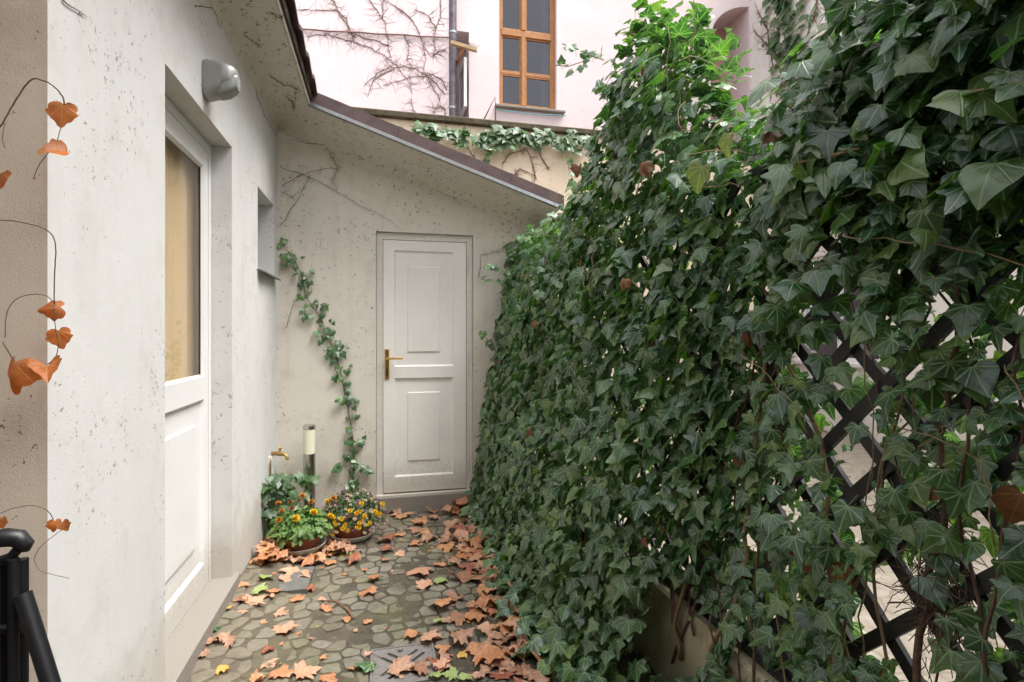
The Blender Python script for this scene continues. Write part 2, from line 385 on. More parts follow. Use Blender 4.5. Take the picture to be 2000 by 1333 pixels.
# ================================================================== THE SETTING
def gz(x, y):              # the paving rises a little towards the house wall and dips to the drain
    return .055*sstep(-.30, -.74, x)*(1 - .45*sstep(3.2, 4.2, y)) + .03*sstep(.55, 1.05, x) - .014*math.exp(-(((x-.09)**2+(y-2.32)**2)/.25))
struct(MB().box(-40, 40, -40, 60, -.6, -.12).build('ground', 'joint_soil'))
def sheet(xs, ys, fz, name, mat):
    b = MB()
    for y in ys:
        for x in xs: b.v.append((x, y, fz(x, y)))
    n = len(xs)
    for j in range(len(ys)-1):
        for i in range(n-1): b.f.append([j*n+i, j*n+i+1, (j+1)*n+i+1, (j+1)*n+i])
    return b.build(name, mat, smooth=True)
from mathutils import noise as _mn
pn = _mn.noise
pav = struct(sheet(list(np.linspace(-3.5, -.85, 8)) + list(np.linspace(-.8, 1.14, 130)), list(np.linspace(-2.5, 1.45, 12)) + list(np.linspace(1.5, 4.45, 190)),
     lambda x, y: gz(max(x, -.8), y) + .0005 + .0075*pn(Vector((x*5, y*5, 1))) + .004*pn(Vector((x*19, y*19, 4))), 'pavement', 'joint_soil'))
struct(MB().box(1.17, 8, -3, 8.3, -.11, .02).build('courtyard_paving', 'court_paving'))

DR = (-.035, .215, 2.195, 2.445)           # drain cover  x0 x1 y0 y1
SLB = (-.625, -.375, 3.03, 3.33)           # slate cover
def clip(poly, nx, ny, c):                  # keep nx*x+ny*y <= c
    out = []
    for i in range(len(poly)):
        a, b = poly[i], poly[(i+1) % len(poly)]
        da, db = nx*a[0]+ny*a[1]-c, nx*b[0]+ny*b[1]-c
        if da <= 0: out.append(a)
        if (da < 0 < db) or (db < 0 < da):
            t = da/(da-db); out.append((a[0]+(b[0]-a[0])*t, a[1]+(b[1]-a[1])*t))
    return out
seeds = []; sp = .089; row = 0; yy = 1.72
while yy < 4.42:
    xx = -.86 + (sp*.5 if row % 2 else 0)
    while xx < 1.14:
        # rows bow gently, as laid in shallow arcs
        seeds.append((xx + random.uniform(-.3, .3)*sp, yy + .05*math.sin(xx*3.1+.4) + random.uniform(-.24, .24)*sp)); xx += sp*random.uniform(.84, 1.2)
    row += 1; yy += sp*.9
stones = []
for i, (sx_, sy_) in enumerate(seeds):
    if not (-.74 < sx_ < 1.04 and 1.6 < sy_ < 4.3): continue
    if any(r[0]-.005 < sx_ < r[1]+.005 and r[2]-.005 < sy_ < r[3]+.005 for r in (DR, SLB)): continue
    poly = [(sx_-.2, sy_-.2), (sx_+.2, sy_-.2), (sx_+.2, sy_+.2), (sx_-.2, sy_+.2)]
    for j, (ox, oy) in enumerate(seeds):
        if j == i or abs(ox-sx_) > .3 or abs(oy-sy_) > .3: continue
        nx, ny = ox-sx_, oy-sy_; poly = clip(poly, nx, ny, nx*(sx_+ox)/2 + ny*(sy_+oy)/2)
    for r in (DR, SLB):
        g = .012
        ds = [(r[0]-g-sx_, (1, 0, r[0]-g)), (sx_-r[1]-g, (-1, 0, -r[1]-g)), (r[2]-g-sy_, (0, 1, r[2]-g)), (sy_-r[3]-g, (0, -1, -r[3]-g))]
        if any(r[0]-g < p[0] < r[1]+g and r[2]-g < p[1] < r[3]+g for p in poly):
            poly = clip(poly, *max(ds)[1])
    poly = clip(poly, -1, 0, .745); poly = clip(poly, 1, 0, 1.045); poly = clip(poly, 0, 1, 4.29)
    if len(poly) < 3: continue
    area = .5*abs(sum(poly[k][0]*poly[(k+1) % len(poly)][1]-poly[(k+1) % len(poly)][0]*poly[k][1] for k in range(len(poly))))
    if area < .0022: continue
    stones.append((sx_, sy_, poly))
def stone_mesh(b, c, poly, z):
    cx = sum(p[0] for p in poly)/len(poly); cy = sum(p[1] for p in poly)/len(poly); n = len(poly)
    tx, ty = random.uniform(-.035, .035), random.uniform(-.035, .035)
    # cut the corners so the setts look worn
    q = []
    for k in range(n):
        a, p, e = poly[k-1], poly[k], poly[(k+1) % n]
        q.append((p[0]+(a[0]-p[0])*.13, p[1]+(a[1]-p[1])*.13)); q.append((p[0]+(e[0]-p[0])*.13, p[1]+(e[1]-p[1])*.13))
    n = len(q); base = len(b.v); sc_ = random.uniform(.86, 1.0)
    q = [(cx+(p[0]-cx)*sc_*random.uniform(.95, 1.03), cy+(p[1]-cy)*sc_*random.uniform(.95, 1.03)) for p in q]
    for s_, dz in ((.97, -.05), (.97, -.004), (.92, .003), (.55, .0045)):
        for p in q:
            x, y = cx+(p[0]-cx)*s_, cy+(p[1]-cy)*s_
            b.v.append((x-c[0], y-c[1], z+dz+(x-cx)*tx+(y-cy)*ty + random.uniform(-.0012, .0012)))
    for r_ in range(3):
        for k in range(n): b.f.append([base+r_*n+k, base+r_*n+(k+1) % n, base+(r_+1)*n+(k+1) % n, base+(r_+1)*n+k])
    b.f.append([base+3*n+k for k in range(n)])
stones.sort(key=lambda s: s[0]**2+s[1]**2)
vis = [s for s in stones if proj((s[0], s[1], 0)) and proj((s[0], s[1], 0))[1] < 1350 and s[0] < .8]
rest = [s for s in stones if s not in vis]
rest += vis[300:]; vis = vis[:300]
for s in vis:
    b = MB(); stone_mesh(b, (s[0], s[1]), s[2], gz(s[0], s[1]) + random.uniform(-.0055, .0045))
    o = b.build('stone', 'cobble', pav, smooth=True, auto=50); o.location = (s[0], s[1], 0)
b = MB()
for s in rest: stone_mesh(b, (0, 0), s[2], gz(s[0], s[1]) + random.uniform(-.003, .005))
b.build('stones', 'cobble', pav, smooth=True, auto=50)['kind'] = 'stuff'

# ------------------------------------------------------------------ walls with openings
def wall_holes(a0, a1, z0, z1, holes, depth, P, ztop=None, da=.25):
    """front face at depth 0 with rectangular openings; P(a, depth, z) -> point"""
    b = MB()
    A = sorted(set([a0, a1] + [h[0] for h in holes] + [h[1] for h in holes])); Z = sorted(set([z0, z1] + [h[2] for h in holes] + [h[3] for h in holes]))
    for i in range(len(A)-1):
        for j in range(len(Z)-1):
            am, zm = (A[i]+A[i+1])/2, (Z[j]+Z[j+1])/2
            if any(h[0] < am < h[1] and h[2] < zm < h[3] for h in holes): continue
            top = (j == len(Z)-2) and ztop
            zz = lambda a, z: ztop(a) if (top and z == Z[-1]) else z
            b.poly([P(A[i], 0, Z[j]), P(A[i+1], 0, Z[j]), P(A[i+1], 0, zz(A[i+1], Z[j+1])), P(A[i], 0, zz(A[i], Z[j+1]))])
    for h in holes:
        d = h[4] if len(h) > 4 else depth
        b.poly([P(h[0], 0, h[2]), P(h[0], d, h[2]), P(h[0], d, h[3]), P(h[0], 0, h[3])])
        b.poly([P(h[1], 0, h[2]), P(h[1], d, h[2]), P(h[1], d, h[3]), P(h[1], 0, h[3])])
        b.poly([P(h[0], 0, h[3]), P(h[1], 0, h[3]), P(h[1], d, h[3]), P(h[0], d, h[3])])
        b.poly([P(h[0], 0, h[2]), P(h[1], 0, h[2]), P(h[1], d, h[2]), P(h[0], d, h[2])])
        if len(h) > 5 and h[5]: b.poly([P(h[0], d, h[2]), P(h[1], d, h[2]), P(h[1], d, h[3]), P(h[0], d, h[3])])
    return b

LX, BY = -.75, 4.30                      # house wall plane, back wall plane
Y0 = 1.47                                # near corner of the house
SOF = 2.94
sl_ = -.337                              # slope of the lean-to verge
def jz(x): return SOF + sl_*(x - LX)
DY0, DY1, DZ0, DZ1 = 2.17, 3.06, .12, 2.34

house = thing('house', 'white plastered house on the left with a half-glazed door', 'house', (LX, Y0, 0))
def hp(o): return keep(o, house)
hw = wall_holes(Y0, 4.6, -.05, 3.0, [(DY0, DY1, DZ0, DZ1, .30), (3.66, 4.185, 1.79, 2.30, .30, True)], .3, lambda a, d, z: (LX - d, a, z))
hw_o = hp(hw.build('wall', 'plaster_white'))
hp(MB().poly([(LX, Y0, -.05), (-5, Y0, -.05), (-5, Y0, 3.4), (LX, Y0, 3.4)]).build('end_wall', 'plaster_shaded'))
# room behind the door
hp(MB().box(-3.0, -2.95, 1.6, 4.2, .1, 2.8).box(-2.95, LX-.3, 1.6, 4.2, .08, .115).box(-2.95, LX-.32, 1.6, 4.2, 2.6, 2.65).box(-2.95, LX-.32, 1.55, 1.6, .1, 2.8).build('room', 'curtain_pale'))
# soffits with a soft cove
cov = [(0, -.075), (.006, -.05), (.02, -.024), (.044, -.007), (.075, 0)]
OX, OY = .261, .39
b = MB(); prof = cov + [(OX*.5, .0), (OX, .0)]
for i, (o_, dz) in enumerate(prof):
    b.v.append((LX + o_ + .001, .6, SOF + dz)); b.v.append((LX + o_ + .001, BY - o_*OY/OX, SOF + dz))
for i in range(len(prof)-1): b.f.append([2*i, 2*i+1, 2*i+3, 2*i+2])
hp(b.build('soffit', 'plaster_soffit', smooth=True))
hp(MB().box(LX+OX, LX+OX+.016, .6, BY-OY-.002, SOF-.004, SOF+.022).build('eave_edge', 'pale_edge'))
hp(MB().box(LX+OX+.004, LX+OX+.03, .6, BY-OY+.05, SOF+.024, SOF+.075).build('fascia', 'dark_board'))
def tile():
    b = MB(); n = 9
    for e in (0, 1):
        for k in range(n):
            t = k/(n-1); y = t*.30; h = .018*math.sin(t*2*math.pi)+.006
            x = .065 if e == 0 else -.40; z = 0 if e == 0 else .19
            b.v.append((x, y, z+h)); 
        for k in range(n):
            t = k/(n-1); y = t*.30; h = .018*math.sin(t*2*math.pi)+.006
            x = .065 if e == 0 else -.40; z = 0 if e == 0 else .19
            b.v.append((x, y, z+h-.022))
    for k in range(n-1):
        b.f.append([k, k+1, 2*n+k+1, 2*n+k]); b.f.append([n+k, n+k+1, 3*n+k+1, 3*n+k]); b.f.append([k, k+1, n+k+1, n+k])
    return b
t0 = None
for i in range(12):
    if t0 is None: t0 = tile().build('roof_tile', 'roof_tile', smooth=True, auto=40); o = t0
    else: o = t0.copy(); COL.objects.link(o)
    o.parent = None; o.location = (LX+OX, .55 + i*.285, SOF+.098); hp(o)
hp(MB().prism([(LX+OX-.2, .4, SOF+.15), (-4.5, .4, SOF+1.75), (-4.5, .4, SOF+1.65), (LX+OX-.2, .4, SOF+.05)], (0, 6.2, 0)).build('roof', 'roof_tile'))

# the half-glazed door
def chamfer_rect(b, W, h, d0, d1, c):        # four bevel faces from rect h at depth d0 to the rect inset by c at depth d1
    a0, a1, z0, z1 = h
    o = [(a0, z0), (a1, z0), (a1, z1), (a0, z1)]; i_ = [(a0+c, z0+c), (a1-c, z0+c), (a1-c, z1-c), (a0+c, z1-c)]
    for k in range(4):
        k2 = (k+1) % 4
        b.poly([W(o[k][0], d0, o[k][1]), W(o[k2][0], d0, o[k2][1]), W(i_[k2][0], d1, i_[k2][1]), W(i_[k][0], d1, i_[k][1])])
def door_leaf(W, a0, a1, z0, z1, holes, mat, parent, thick=.045):
    b = wall_holes(a0, a1, z0, z1, [], 0, W) if False else MB()
    A = sorted(set([a0, a1] + [h[0] for h in holes] + [h[1] for h in holes])); Z = sorted(set([z0, z1] + [h[2] for h in holes] + [h[3] for h in holes]))
    for i in range(len(A)-1):
        for j in range(len(Z)-1):
            am, zm = (A[i]+A[i+1])/2, (Z[j]+Z[j+1])/2
            if any(h[0] < am < h[1] and h[2] < zm < h[3] for h in holes): continue
            b.poly([W(A[i], 0, Z[j]), W(A[i+1], 0, Z[j]), W(A[i+1], 0, Z[j+1]), W(A[i], 0, Z[j+1])])
    for (p, q) in (((a0, z0), (a1, z0)), ((a1, z0), (a1, z1)), ((a1, z1), (a0, z1)), ((a0, z1), (a0, z0))):
        b.poly([W(p[0], 0, p[1]), W(q[0], 0, q[1]), W(q[0], thick, q[1]), W(p[0], thick, p[1])])
    for h in holes: chamfer_rect(b, W, h, 0, .016, .012)
    leaf = b.build('door', mat); keep(leaf, parent)
    return leaf
def raised(W, h, f, name, mat, leaf):         # sunk panel with a raised field
    b = MB(); a0, a1, z0, z1 = h; c = .012
    A = [a0+c, f[0], f[1], a1-c]; Z = [z0+c, f[2], f[3], z1-c]
    for i in range(3):
        for j in range(3):
            if i == 1 and j == 1: continue
            b.poly([W(A[i], .016, Z[j]), W(A[i+1], .016, Z[j]), W(A[i+1], .016, Z[j+1]), W(A[i], .016, Z[j+1])])
    k = .006
    chamfer_rect(b, W, f, .016, .007, k)
    b.poly([W(f[0]+k, .007, f[2]+k), W(f[1]-k, .007, f[2]+k), W(f[1]-k, .007, f[3]-k), W(f[0]+k, .007, f[3]-k)])
    keep(b.build(name, mat), leaf)
FX = LX - .095
Wl = lambda a, d, z: (FX - d, a, z)
# frame inside the opening
fb = MB()
fb.box(FX-.06, FX, DY1-.045, DY1-.004, DZ0+.002, DZ1-.003); fb.box(FX-.06, FX, DY0+.004, DY0+.045, DZ0+.002, DZ1-.003); fb.box(FX-.06, FX-.0005, DY0+.045, DY1-.045, DZ1-.05, DZ1-.004)
hp(fb.build('door_frame', 'door_white'))
la0, la1, lz0, lz1 = DY0+.047, DY1-.047, DZ0+.006, DZ1-.052
Wf = lambda a, d, z: (FX - .004 - d, a, z)
gl_h = (la0+.07, la1-.06, 1.165, lz1-.085); pn_h = (la0+.07, la1-.06, .245, 1.055)
leaf = door_leaf(Wf, la0, la1, lz0, lz1, [gl_h, pn_h], 'door_white', house)
raised(Wf, pn_h, (pn_h[0]+.10, pn_h[1]-.10, .355, .945), 'panel', 'door_white', leaf)
gx = FX-.004-.018
keep(MB().box(gx-.004, gx, gl_h[0]+.002, gl_h[1]-.002, gl_h[2]+.002, gl_h[3]-.002).build('glass_pane', 'door_glass'), leaf)
keep(MB().box(gx+.0005, gx+.006, gl_h[1]-.012-.006, gl_h[1]-.0125, gl_h[2]+.012, gl_h[3]-.012).build('seal', 'lattice'), leaf)
# curtain hanging just inside
b = MB(); n = 70
for k in range(n+1):
    y = DY0+.005 + (DY1-DY0-.01)*k/n
    x = FX - .068 + .004*math.sin(k*.9)+.005*math.sin(k*.37+1)
    b.v.append((x, y, .3)); b.v.append((x, y, 2.335))
for k in range(n): b.f.append([2*k, 2*k+2, 2*k+3, 2*k+1])
cu = tag(b.build('curtain', 'curtain', smooth=True), 'tan curtain hanging behind the glazed house door', 'curtain')
hp(MB().box(LX-.33, LX+.028, DY0-.30, DY1+.055, .03, DZ0+.003, .004).build('door_sill', 'granite'))
# little window ledge in the niche
b = MB()
pts = [(LX-.28, 1.80), (LX+.012, 1.782), (LX+.045, 1.770), (LX+.045, 1.760), (LX+.01, 1.772), (LX-.28, 1.788)]
hp(b.prism([(p[0], 3.645, p[1]) for p in pts], (0, .56, 0)).build('window_ledge', 'slate'))

# ------------------------------------------------------------------ lean-to at the end of the passage
leanto = thing('lean_to', 'cream plastered lean-to with a sloping roof edge at the end of the passage', 'lean-to', (.3, BY, 0))
def lp(o): return keep(o, leanto)
bx0, bx1 = -.04, .716
WR = 1.175
b = wall_holes(LX-.05, WR, -.05, 2.3, [(bx0, bx1, .13, 2.17, .30)], .3, lambda a, d, z: (a, BY+d, z), ztop=lambda a: jz(a)+.02)
lp(b.build('wall', 'plaster_bounce'))
lp(MB().poly([(WR, BY, -.05), (WR, 7.0, -.05), (WR, 7.0, jz(WR)), (WR, BY, jz(WR))]).build('side_wall', 'plaster_bounce'))
b = MB(); XE = 1.314
prof = cov + [(OY*.5, 0), (OY, 0)]
for (o_, dz) in prof:
    xs = LX + o_*OX/OY
    up_ = .088*o_/OY
    b.v.append((xs, BY-o_-.001, jz(xs)+dz+up_)); b.v.append((XE, BY-o_-.001, jz(XE)+dz+up_))
for i in range(len(prof)-1): b.f.append([2*i, 2*i+1, 2*i+3, 2*i+2])
lp(b.build('soffit', 'plaster_soffit', smooth=True))
# verge: zinc drip strip and brown flashing
xa, xb = LX+OX+.002, XE+.03; yv = BY-OY
def jv(x): return jz(x) + .088
def verge(x0, x1, h0, h1, y0, y1):
    b = MB(); return b.prism([(x0, y0, jv(x0)+h0), (x1, y0, jv(x1)+h0), (x1, y0, jv(x1)+h1), (x0, y0, jv(x0)+h1)], (0, y1-y0, 0))
lp(verge(xa, xb, -.006, .018, yv-.016, yv+.02).build('drip_edge', 'zinc'))
fl_ = lp(verge(xa+.004, xb,   .0185, .104, yv-.008, yv+.03).build('flashing', 'brown_metal'))
for xs_ in (.12, .93): keep(verge(xs_, xs_+.03, .0190, .107, yv-.0105, yv-.0078).build('seam', 'brown_metal'), fl_)
lp(MB().prism([(LX+OX+.02, yv+.031, jv(LX+OX+.02)+.10), (XE, yv+.031, jv(XE)+.10), (XE, yv+.031, jv(XE)+.03), (LX+OX+.02, yv+.031, jv(LX+OX+.02)+.03)], (0, 2.2, 0)).build('roof', 'brown_metal'))
# dark eaves board on the low side
lp(MB().prism([(XE-.135, yv+.04, jz(XE)-.12), (XE+.05, yv+.04, jz(XE)-.16), (XE+.05, yv+.04, jv(XE)-.03), (XE+.0, yv+.04, jv(XE)-.03), (XE-.01, yv+.04, jz(XE)-.06)], (0, 2.0, 0)).build('eaves_board', 'dark_board'))
# stone step and door
b = MB(); b.box(bx0+.002, bx1-.002, BY-.045, BY+.28, -.02, .128, .006); lp(b.build('step', 'granite'))
Wb = lambda a, d, z: (a, BY+.034+d, z)
fb = MB()
fb.box(bx0+.003, bx0+.05, BY+.03, BY+.1, .13, 2.167); fb.box(bx1-.05, bx1-.003, BY+.03, BY+.1, .13, 2.167); fb.box(bx0+.05, bx1-.05, BY+.0305, BY+.1, 2.115, 2.167)
lp(fb.build('door_frame', 'frame_cream'))
def qy(u, v): p = PY(u, v, BY+.034); return p.x, p.z
ax0, ax1, az0, az1 = bx0+.054, bx1-.054, .142, 2.111
h1 = (qy(770, 0)[0], qy(886, 0)[0], qy(0, 716)[1], 0); h2 = h1
def zz(v, u=828): return qy(u, v)[1]
hU = (qy(770, 600)[0], qy(886, 600)[0], zz(716), zz(491)); hD = (qy(770, 600)[0], qy(886, 600)[0], zz(929), zz(738))
leaf = door_leaf(Wb, ax0, ax1, az0, az1, [hU, hD], 'door_cream', leanto)
raised(Wb, hU, (qy(796, 0)[0], qy(860, 0)[0], zz(688), zz(521)), 'panel', 'door_cream', leaf)
raised(Wb, hD, (qy(796, 0)[0], qy(860, 0)[0], zz(900), zz(766)), 'panel', 'door_cream', leaf)
hx = ax0+.028
hb = MB(); hb.box(hx-.0165, hx+.0165, BY+.024, BY+.0335, zz(740), zz(682), .004)
hz = zz(700)
hb.tube([(hx, BY+.03, hz), (hx, BY-.012, hz), (hx+.012, BY-.022, hz), (hx+.118, BY-.022, hz+.003)], [.009, .009, .0085, .0075], 10)
hb.lathe([(.011, 0), (.011, .004)], (0, 0, 0), 3) if False else None
ho = keep(hb.build('handle', 'brass', smooth=True, auto=40), leaf)
kb = MB(); kb.box(hx-.0045, hx+.0045, BY+.0222, BY+.026, zz(733), zz(719), .001); keep(kb.build('keyhole', 'black_metal'), leaf)
for v0_, v1_ in ((500, 535), (695, 730), (893, 927)):
    h = MB(); h.tube([(ax1+.012, BY+.024, zz(v1_, 914)), (ax1+.012, BY+.024, zz(v0_, 914))], .0075, 8); keep(h.build('hinge', 'frame_cream', smooth=True, auto=40), leaf)

# ------------------------------------------------------------------ garden wall behind and the pink house
GY, KY = 6.0, 8.0
gtop = PY(940, 243, GY).z
gw = thing('garden_wall', 'ochre garden wall with a dark mossy coping behind the lean-to roof', 'wall', (1.5, GY, 0))
keep(MB().box(-1.2, 5.0, GY, GY+.3, -.1, gtop-.03).build('masonry', 'plaster_ochre'), gw)
keep(MB().box(-1.3, 5.05, GY-.05, GY+.36, gtop-.028, gtop+.045, .012).build('coping', 'moss_cap'), gw)

pink = thing('pink_house', 'pale pink rendered town house with an orange wooden window behind the courtyard', 'house', (2, KY, 0))
def pp(o): return keep(o, pink)
p0, p1 = PY(975, 215, KY), PY(1087, 0, KY)
wz0, wz1 = PY(1030, 213, KY).z, PY(1030, -95, KY).z
n0, n1 = PY(892, 250, KY).x, PY(916, 250, KY).x
nz0, nz1 = gtop-.6, PY(905, 62, KY).z
ar0, ar1 = PY(1388, 60, KY).x, 6.05
b = wall_holes(PY(884, 0, KY).x, 6.1, -.1, 11.5, [(p0.x, p1.x, wz0, wz1, .16), (n0-.35, n1, nz0, nz1, .5, True), (ar0, ar1, -.05, 7.35, .7)], .2, lambda a, d, z: (a, KY+d, z))
pp(b.build('wall', 'plaster_pink'))
pp(MB().box(-6, PY(876, 0, KY).x, KY-.12, KY+.5, -.1, 11.5).build('wing_wall', 'plaster_pink'))
pp(MB().box(PY(884, 0, KY).x-.3, PY(884, 0, KY).x, KY, KY+.5, -.1, 11.5).build('wall_return', 'plaster_pink'))
# arch: infill above the curve, and the rose wall inside
cxa = 6.95; rad = 1.02; zc = PY(1405, 62, KY).z - .55
b = MB(); pts = [(ar1-.001, KY-.002, 7.35), (ar0+.001, KY-.002, 7.35)]
arc = []
for k in range(15):
    x = ar0 + (ar1-ar0)*k/14; t = min(1, max(-1, (x-ar1-.08)/(ar1-ar0+.08)))
    arc.append((x, KY-.002, PY(1392, 75, KY).z + .62*math.sqrt(max(0, 1-t*t))))
pp(MB().prism(pts + arc, (0, .7, 0)).build('arch', 'plaster_pink'))
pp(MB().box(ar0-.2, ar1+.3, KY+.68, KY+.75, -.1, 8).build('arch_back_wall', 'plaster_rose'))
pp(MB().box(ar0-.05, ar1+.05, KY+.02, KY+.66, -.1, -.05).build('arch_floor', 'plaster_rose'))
# wooden window
wy = KY + .09
win = pp(MB().box(p0.x+.002, p0.x+.055, wy, wy+.07, wz0+.03, wz1-.002).box(p1.x-.055, p1.x-.002, wy, wy+.07, wz0+.03, wz1-.002)
         .box(p0.x+.055, p1.x-.055, wy+.001, wy+.07, wz0+.03, wz0+.075).box(p0.x+.055, p1.x-.055, wy+.001, wy+.07, wz1-.06, wz1-.002).build('window', 'wood'))
tz = PY(1030, 62, KY).z; mxx = PY(1025, 100, KY).x
keep(MB().box(p0.x+.055, p1.x-.055, wy-.012, wy+.06, tz-.05, tz+.05, .006).build('transom', 'wood'), win)
keep(MB().box(mxx-.035, mxx+.035, wy-.02, wy+.06, wz0+.07, tz-.051, .008).build('mullion', 'wood'), win)
keep(MB().box(mxx-.035, mxx+.035, wy-.02, wy+.06, tz+.051, wz1-.06, .008).build('mullion', 'wood'), win)
bz = PY(1030, 141, KY).z
for (xa_, xb_) in ((p0.x+.055, mxx-.035), (mxx+.035, p1.x-.055)):
    for (za_, zb_) in ((wz0+.075, bz-.02), (bz+.02, tz-.05), (tz+.05, wz1-.06)):
        s_ = MB(); e = .022
        s_.box(xa_, xa_+e, wy+.012, wy+.05, za_, zb_).box(xb_-e, xb_, wy+.012, wy+.05, za_, zb_).box(xa_+e, xb_-e, wy+.013, wy+.05, za_, za_+e).box(xa_+e, xb_-e, wy+.013, wy+.05, zb_-e, zb_)
        sash = keep(s_.build('sash', 'wood'), win)
        keep(MB().box(xa_+e, xb_-e, wy+.026, wy+.031, za_+e, zb_-e).build('pane', 'window_glass'), win)
    keep(MB().box(xa_, xb_, wy+.006, wy+.052, bz-.0195, bz+.0195, .004).build('glazing_bar', 'wood'), win)
keep(MB().box(p0.x-.07, p1.x+.12, KY-.09, wy+.02, wz0-.035, wz0-.003, .004).build('sill', 'granite'), win)
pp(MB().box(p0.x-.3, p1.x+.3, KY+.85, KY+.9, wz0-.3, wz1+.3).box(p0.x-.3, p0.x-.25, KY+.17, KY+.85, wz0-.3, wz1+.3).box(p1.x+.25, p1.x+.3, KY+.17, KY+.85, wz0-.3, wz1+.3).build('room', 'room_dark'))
b = MB()
for side in (0, 1):
    n = 24; base = len(b.v)
    for k in range(n+1):
        x = (p0.x+.02 + .17*k/n) if side == 0 else (p1.x-.17+.15*k/n)
        y = KY+.27 + .03*math.sin(k*1.3)
        b.v.append((x, y, wz0)); b.v.append((x, y, wz1))
    for k in range(n): b.f.append([base+2*k, base+2*k+2, base+2*k+3, base+2*k+1])
pp(b.build('window_curtain', 'curtain_grey', smooth=True))
# downpipe with clips
px_ = PY(884, 100, KY-.1).x
dp = tag(MB().tube([(px_, KY-.10, gtop-.4), (px_, KY-.10, 11.4)], .058, 16).build('downpipe', 'pipe', smooth=True, auto=50), 'dark round downpipe on the pink house wall', 'downpipe')
for v in (67, 214):
    z = PY(884, v, KY-.1).z
    c = MB().lathe([(.0585, 0), (.064, 0), (.064, .03), (.0585, .03)], (px_, KY-.10, z), 16).build('clip', 'zinc', smooth=True, auto=40); keep(c, dp)
# casement and small canopy beside the pipe
cz0, cz1 = PY(912, 208, KY-.2).z, PY(912, 112, KY-.2).z; cxx = PY(907, 160, KY-.1).x
cs = thing('casement', 'white casement window standing open beside the downpipe', 'window', (cxx, KY, cz0))
keep(MB().box(cxx-.02, cxx+.02, KY-.2, KY-.15, cz0, cz1).box(cxx-.02, cxx+.02, KY+.3, KY+.35, cz0, cz1).box(cxx-.019, cxx+.019, KY-.15, KY+.3, cz0, cz0+.05).box(cxx-.019, cxx+.019, KY-.15, KY+.3, cz1-.05, cz1).build('frame', 'white_pvc'), cs)
keep(MB().box(cxx-.004, cxx+.004, KY-.15, KY+.3, cz0+.05, cz1-.05).build('pane', 'window_glass'), cs)
k0, k1, k2 = PY(880, 84, KY-.35), PY(931, 99, KY-.35), PY(905, 92, KY-.35)
cn = thing('door_canopy', 'small glass canopy with a wooden bracket beside the downpipe', 'canopy', (k0.x, KY, k0.z))
keep(MB().prism([(k0.x, KY-.38, k0.z-.02), (k1.x, KY-.38, k1.z-.02), (k1.x, KY-.38, k1.z+.03), (k0.x, KY-.38, k0.z+.03)], (0, .06, 0)).build('beam', 'raw_wood'), cn)
q0 = PY(890, 130, KY-.05)
keep(MB().tube([(k2.x, KY-.34, k2.z-.01), (q0.x, KY+.0, q0.z)], .022, 4).build('strut', 'wood'), cn)
keep(MB().prism([(k0.x, KY-.42, k0.z+.032), (k1.x+.03, KY-.42, k1.z+.032), (k1.x+.03, KY-.42, k1.z+.04), (k0.x, KY-.42, k0.z+.04)], (0, .44, .16)).build('glass_sheet', 'canopy_glass'), cn)
# rusty clothes-line bracket and line
r = [PY(943, 238, KY-.4), PY(967, 190, KY-.4), PY(968, 245, KY-.4)]
tag(MB().tube([r[0], r[1], r[2]], .012, 6).build('line_bracket', 'rust', smooth=True, auto=50), 'bent rusty iron bracket standing on the mossy coping', 'bracket')
a_, c2 = PY(968, 214, KY-.25), PY(1105, 226, KY-.25)
tag(MB().tube([a_.lerp(c2, t/8) + Vector((0, 0, -.02*math.sin(math.pi*t/8))) for t in range(9)], .006, 5).build('clothes_line', 'cable_blue', smooth=True), 'blue clothes line strung below the orange window', 'line')
a_, c2 = PY(578, 57, KY-.14), PY(877, 74, KY-.14)
tag(MB().tube([a_.lerp(c2, t/10) + Vector((0, -.0, .006*math.sin(t*2.1))) for t in range(11)], .011, 6).build('wall_cable', 'vine_dead', smooth=True), 'thin cable running across the pink wall to the downpipe', 'cable')

# unseen slabs added behind and over the viewpoint to darken the near walls
blocker = thing('light_blocker', 'unseen plastered slabs added around the viewpoint to shade the near walls', 'light_blocker', (0, -2.6, 0))
keep(MB().box(-4, 2.6, -2.8, -2.6, -.1, 6.0).build('rear_blocker', 'plaster_shaded'), blocker)
keep(MB().box(-4, 2.6, -2.6, -.5, 2.72, 2.95).build('overhead_blocker', 'plaster_shaded'), blocker)
keep(MB().box(-4.2, -4, -2.8, 1.46, -.1, 2.95).build('side_wall', 'plaster_shaded'), blocker)  # added unseen slab, closes the left side against light

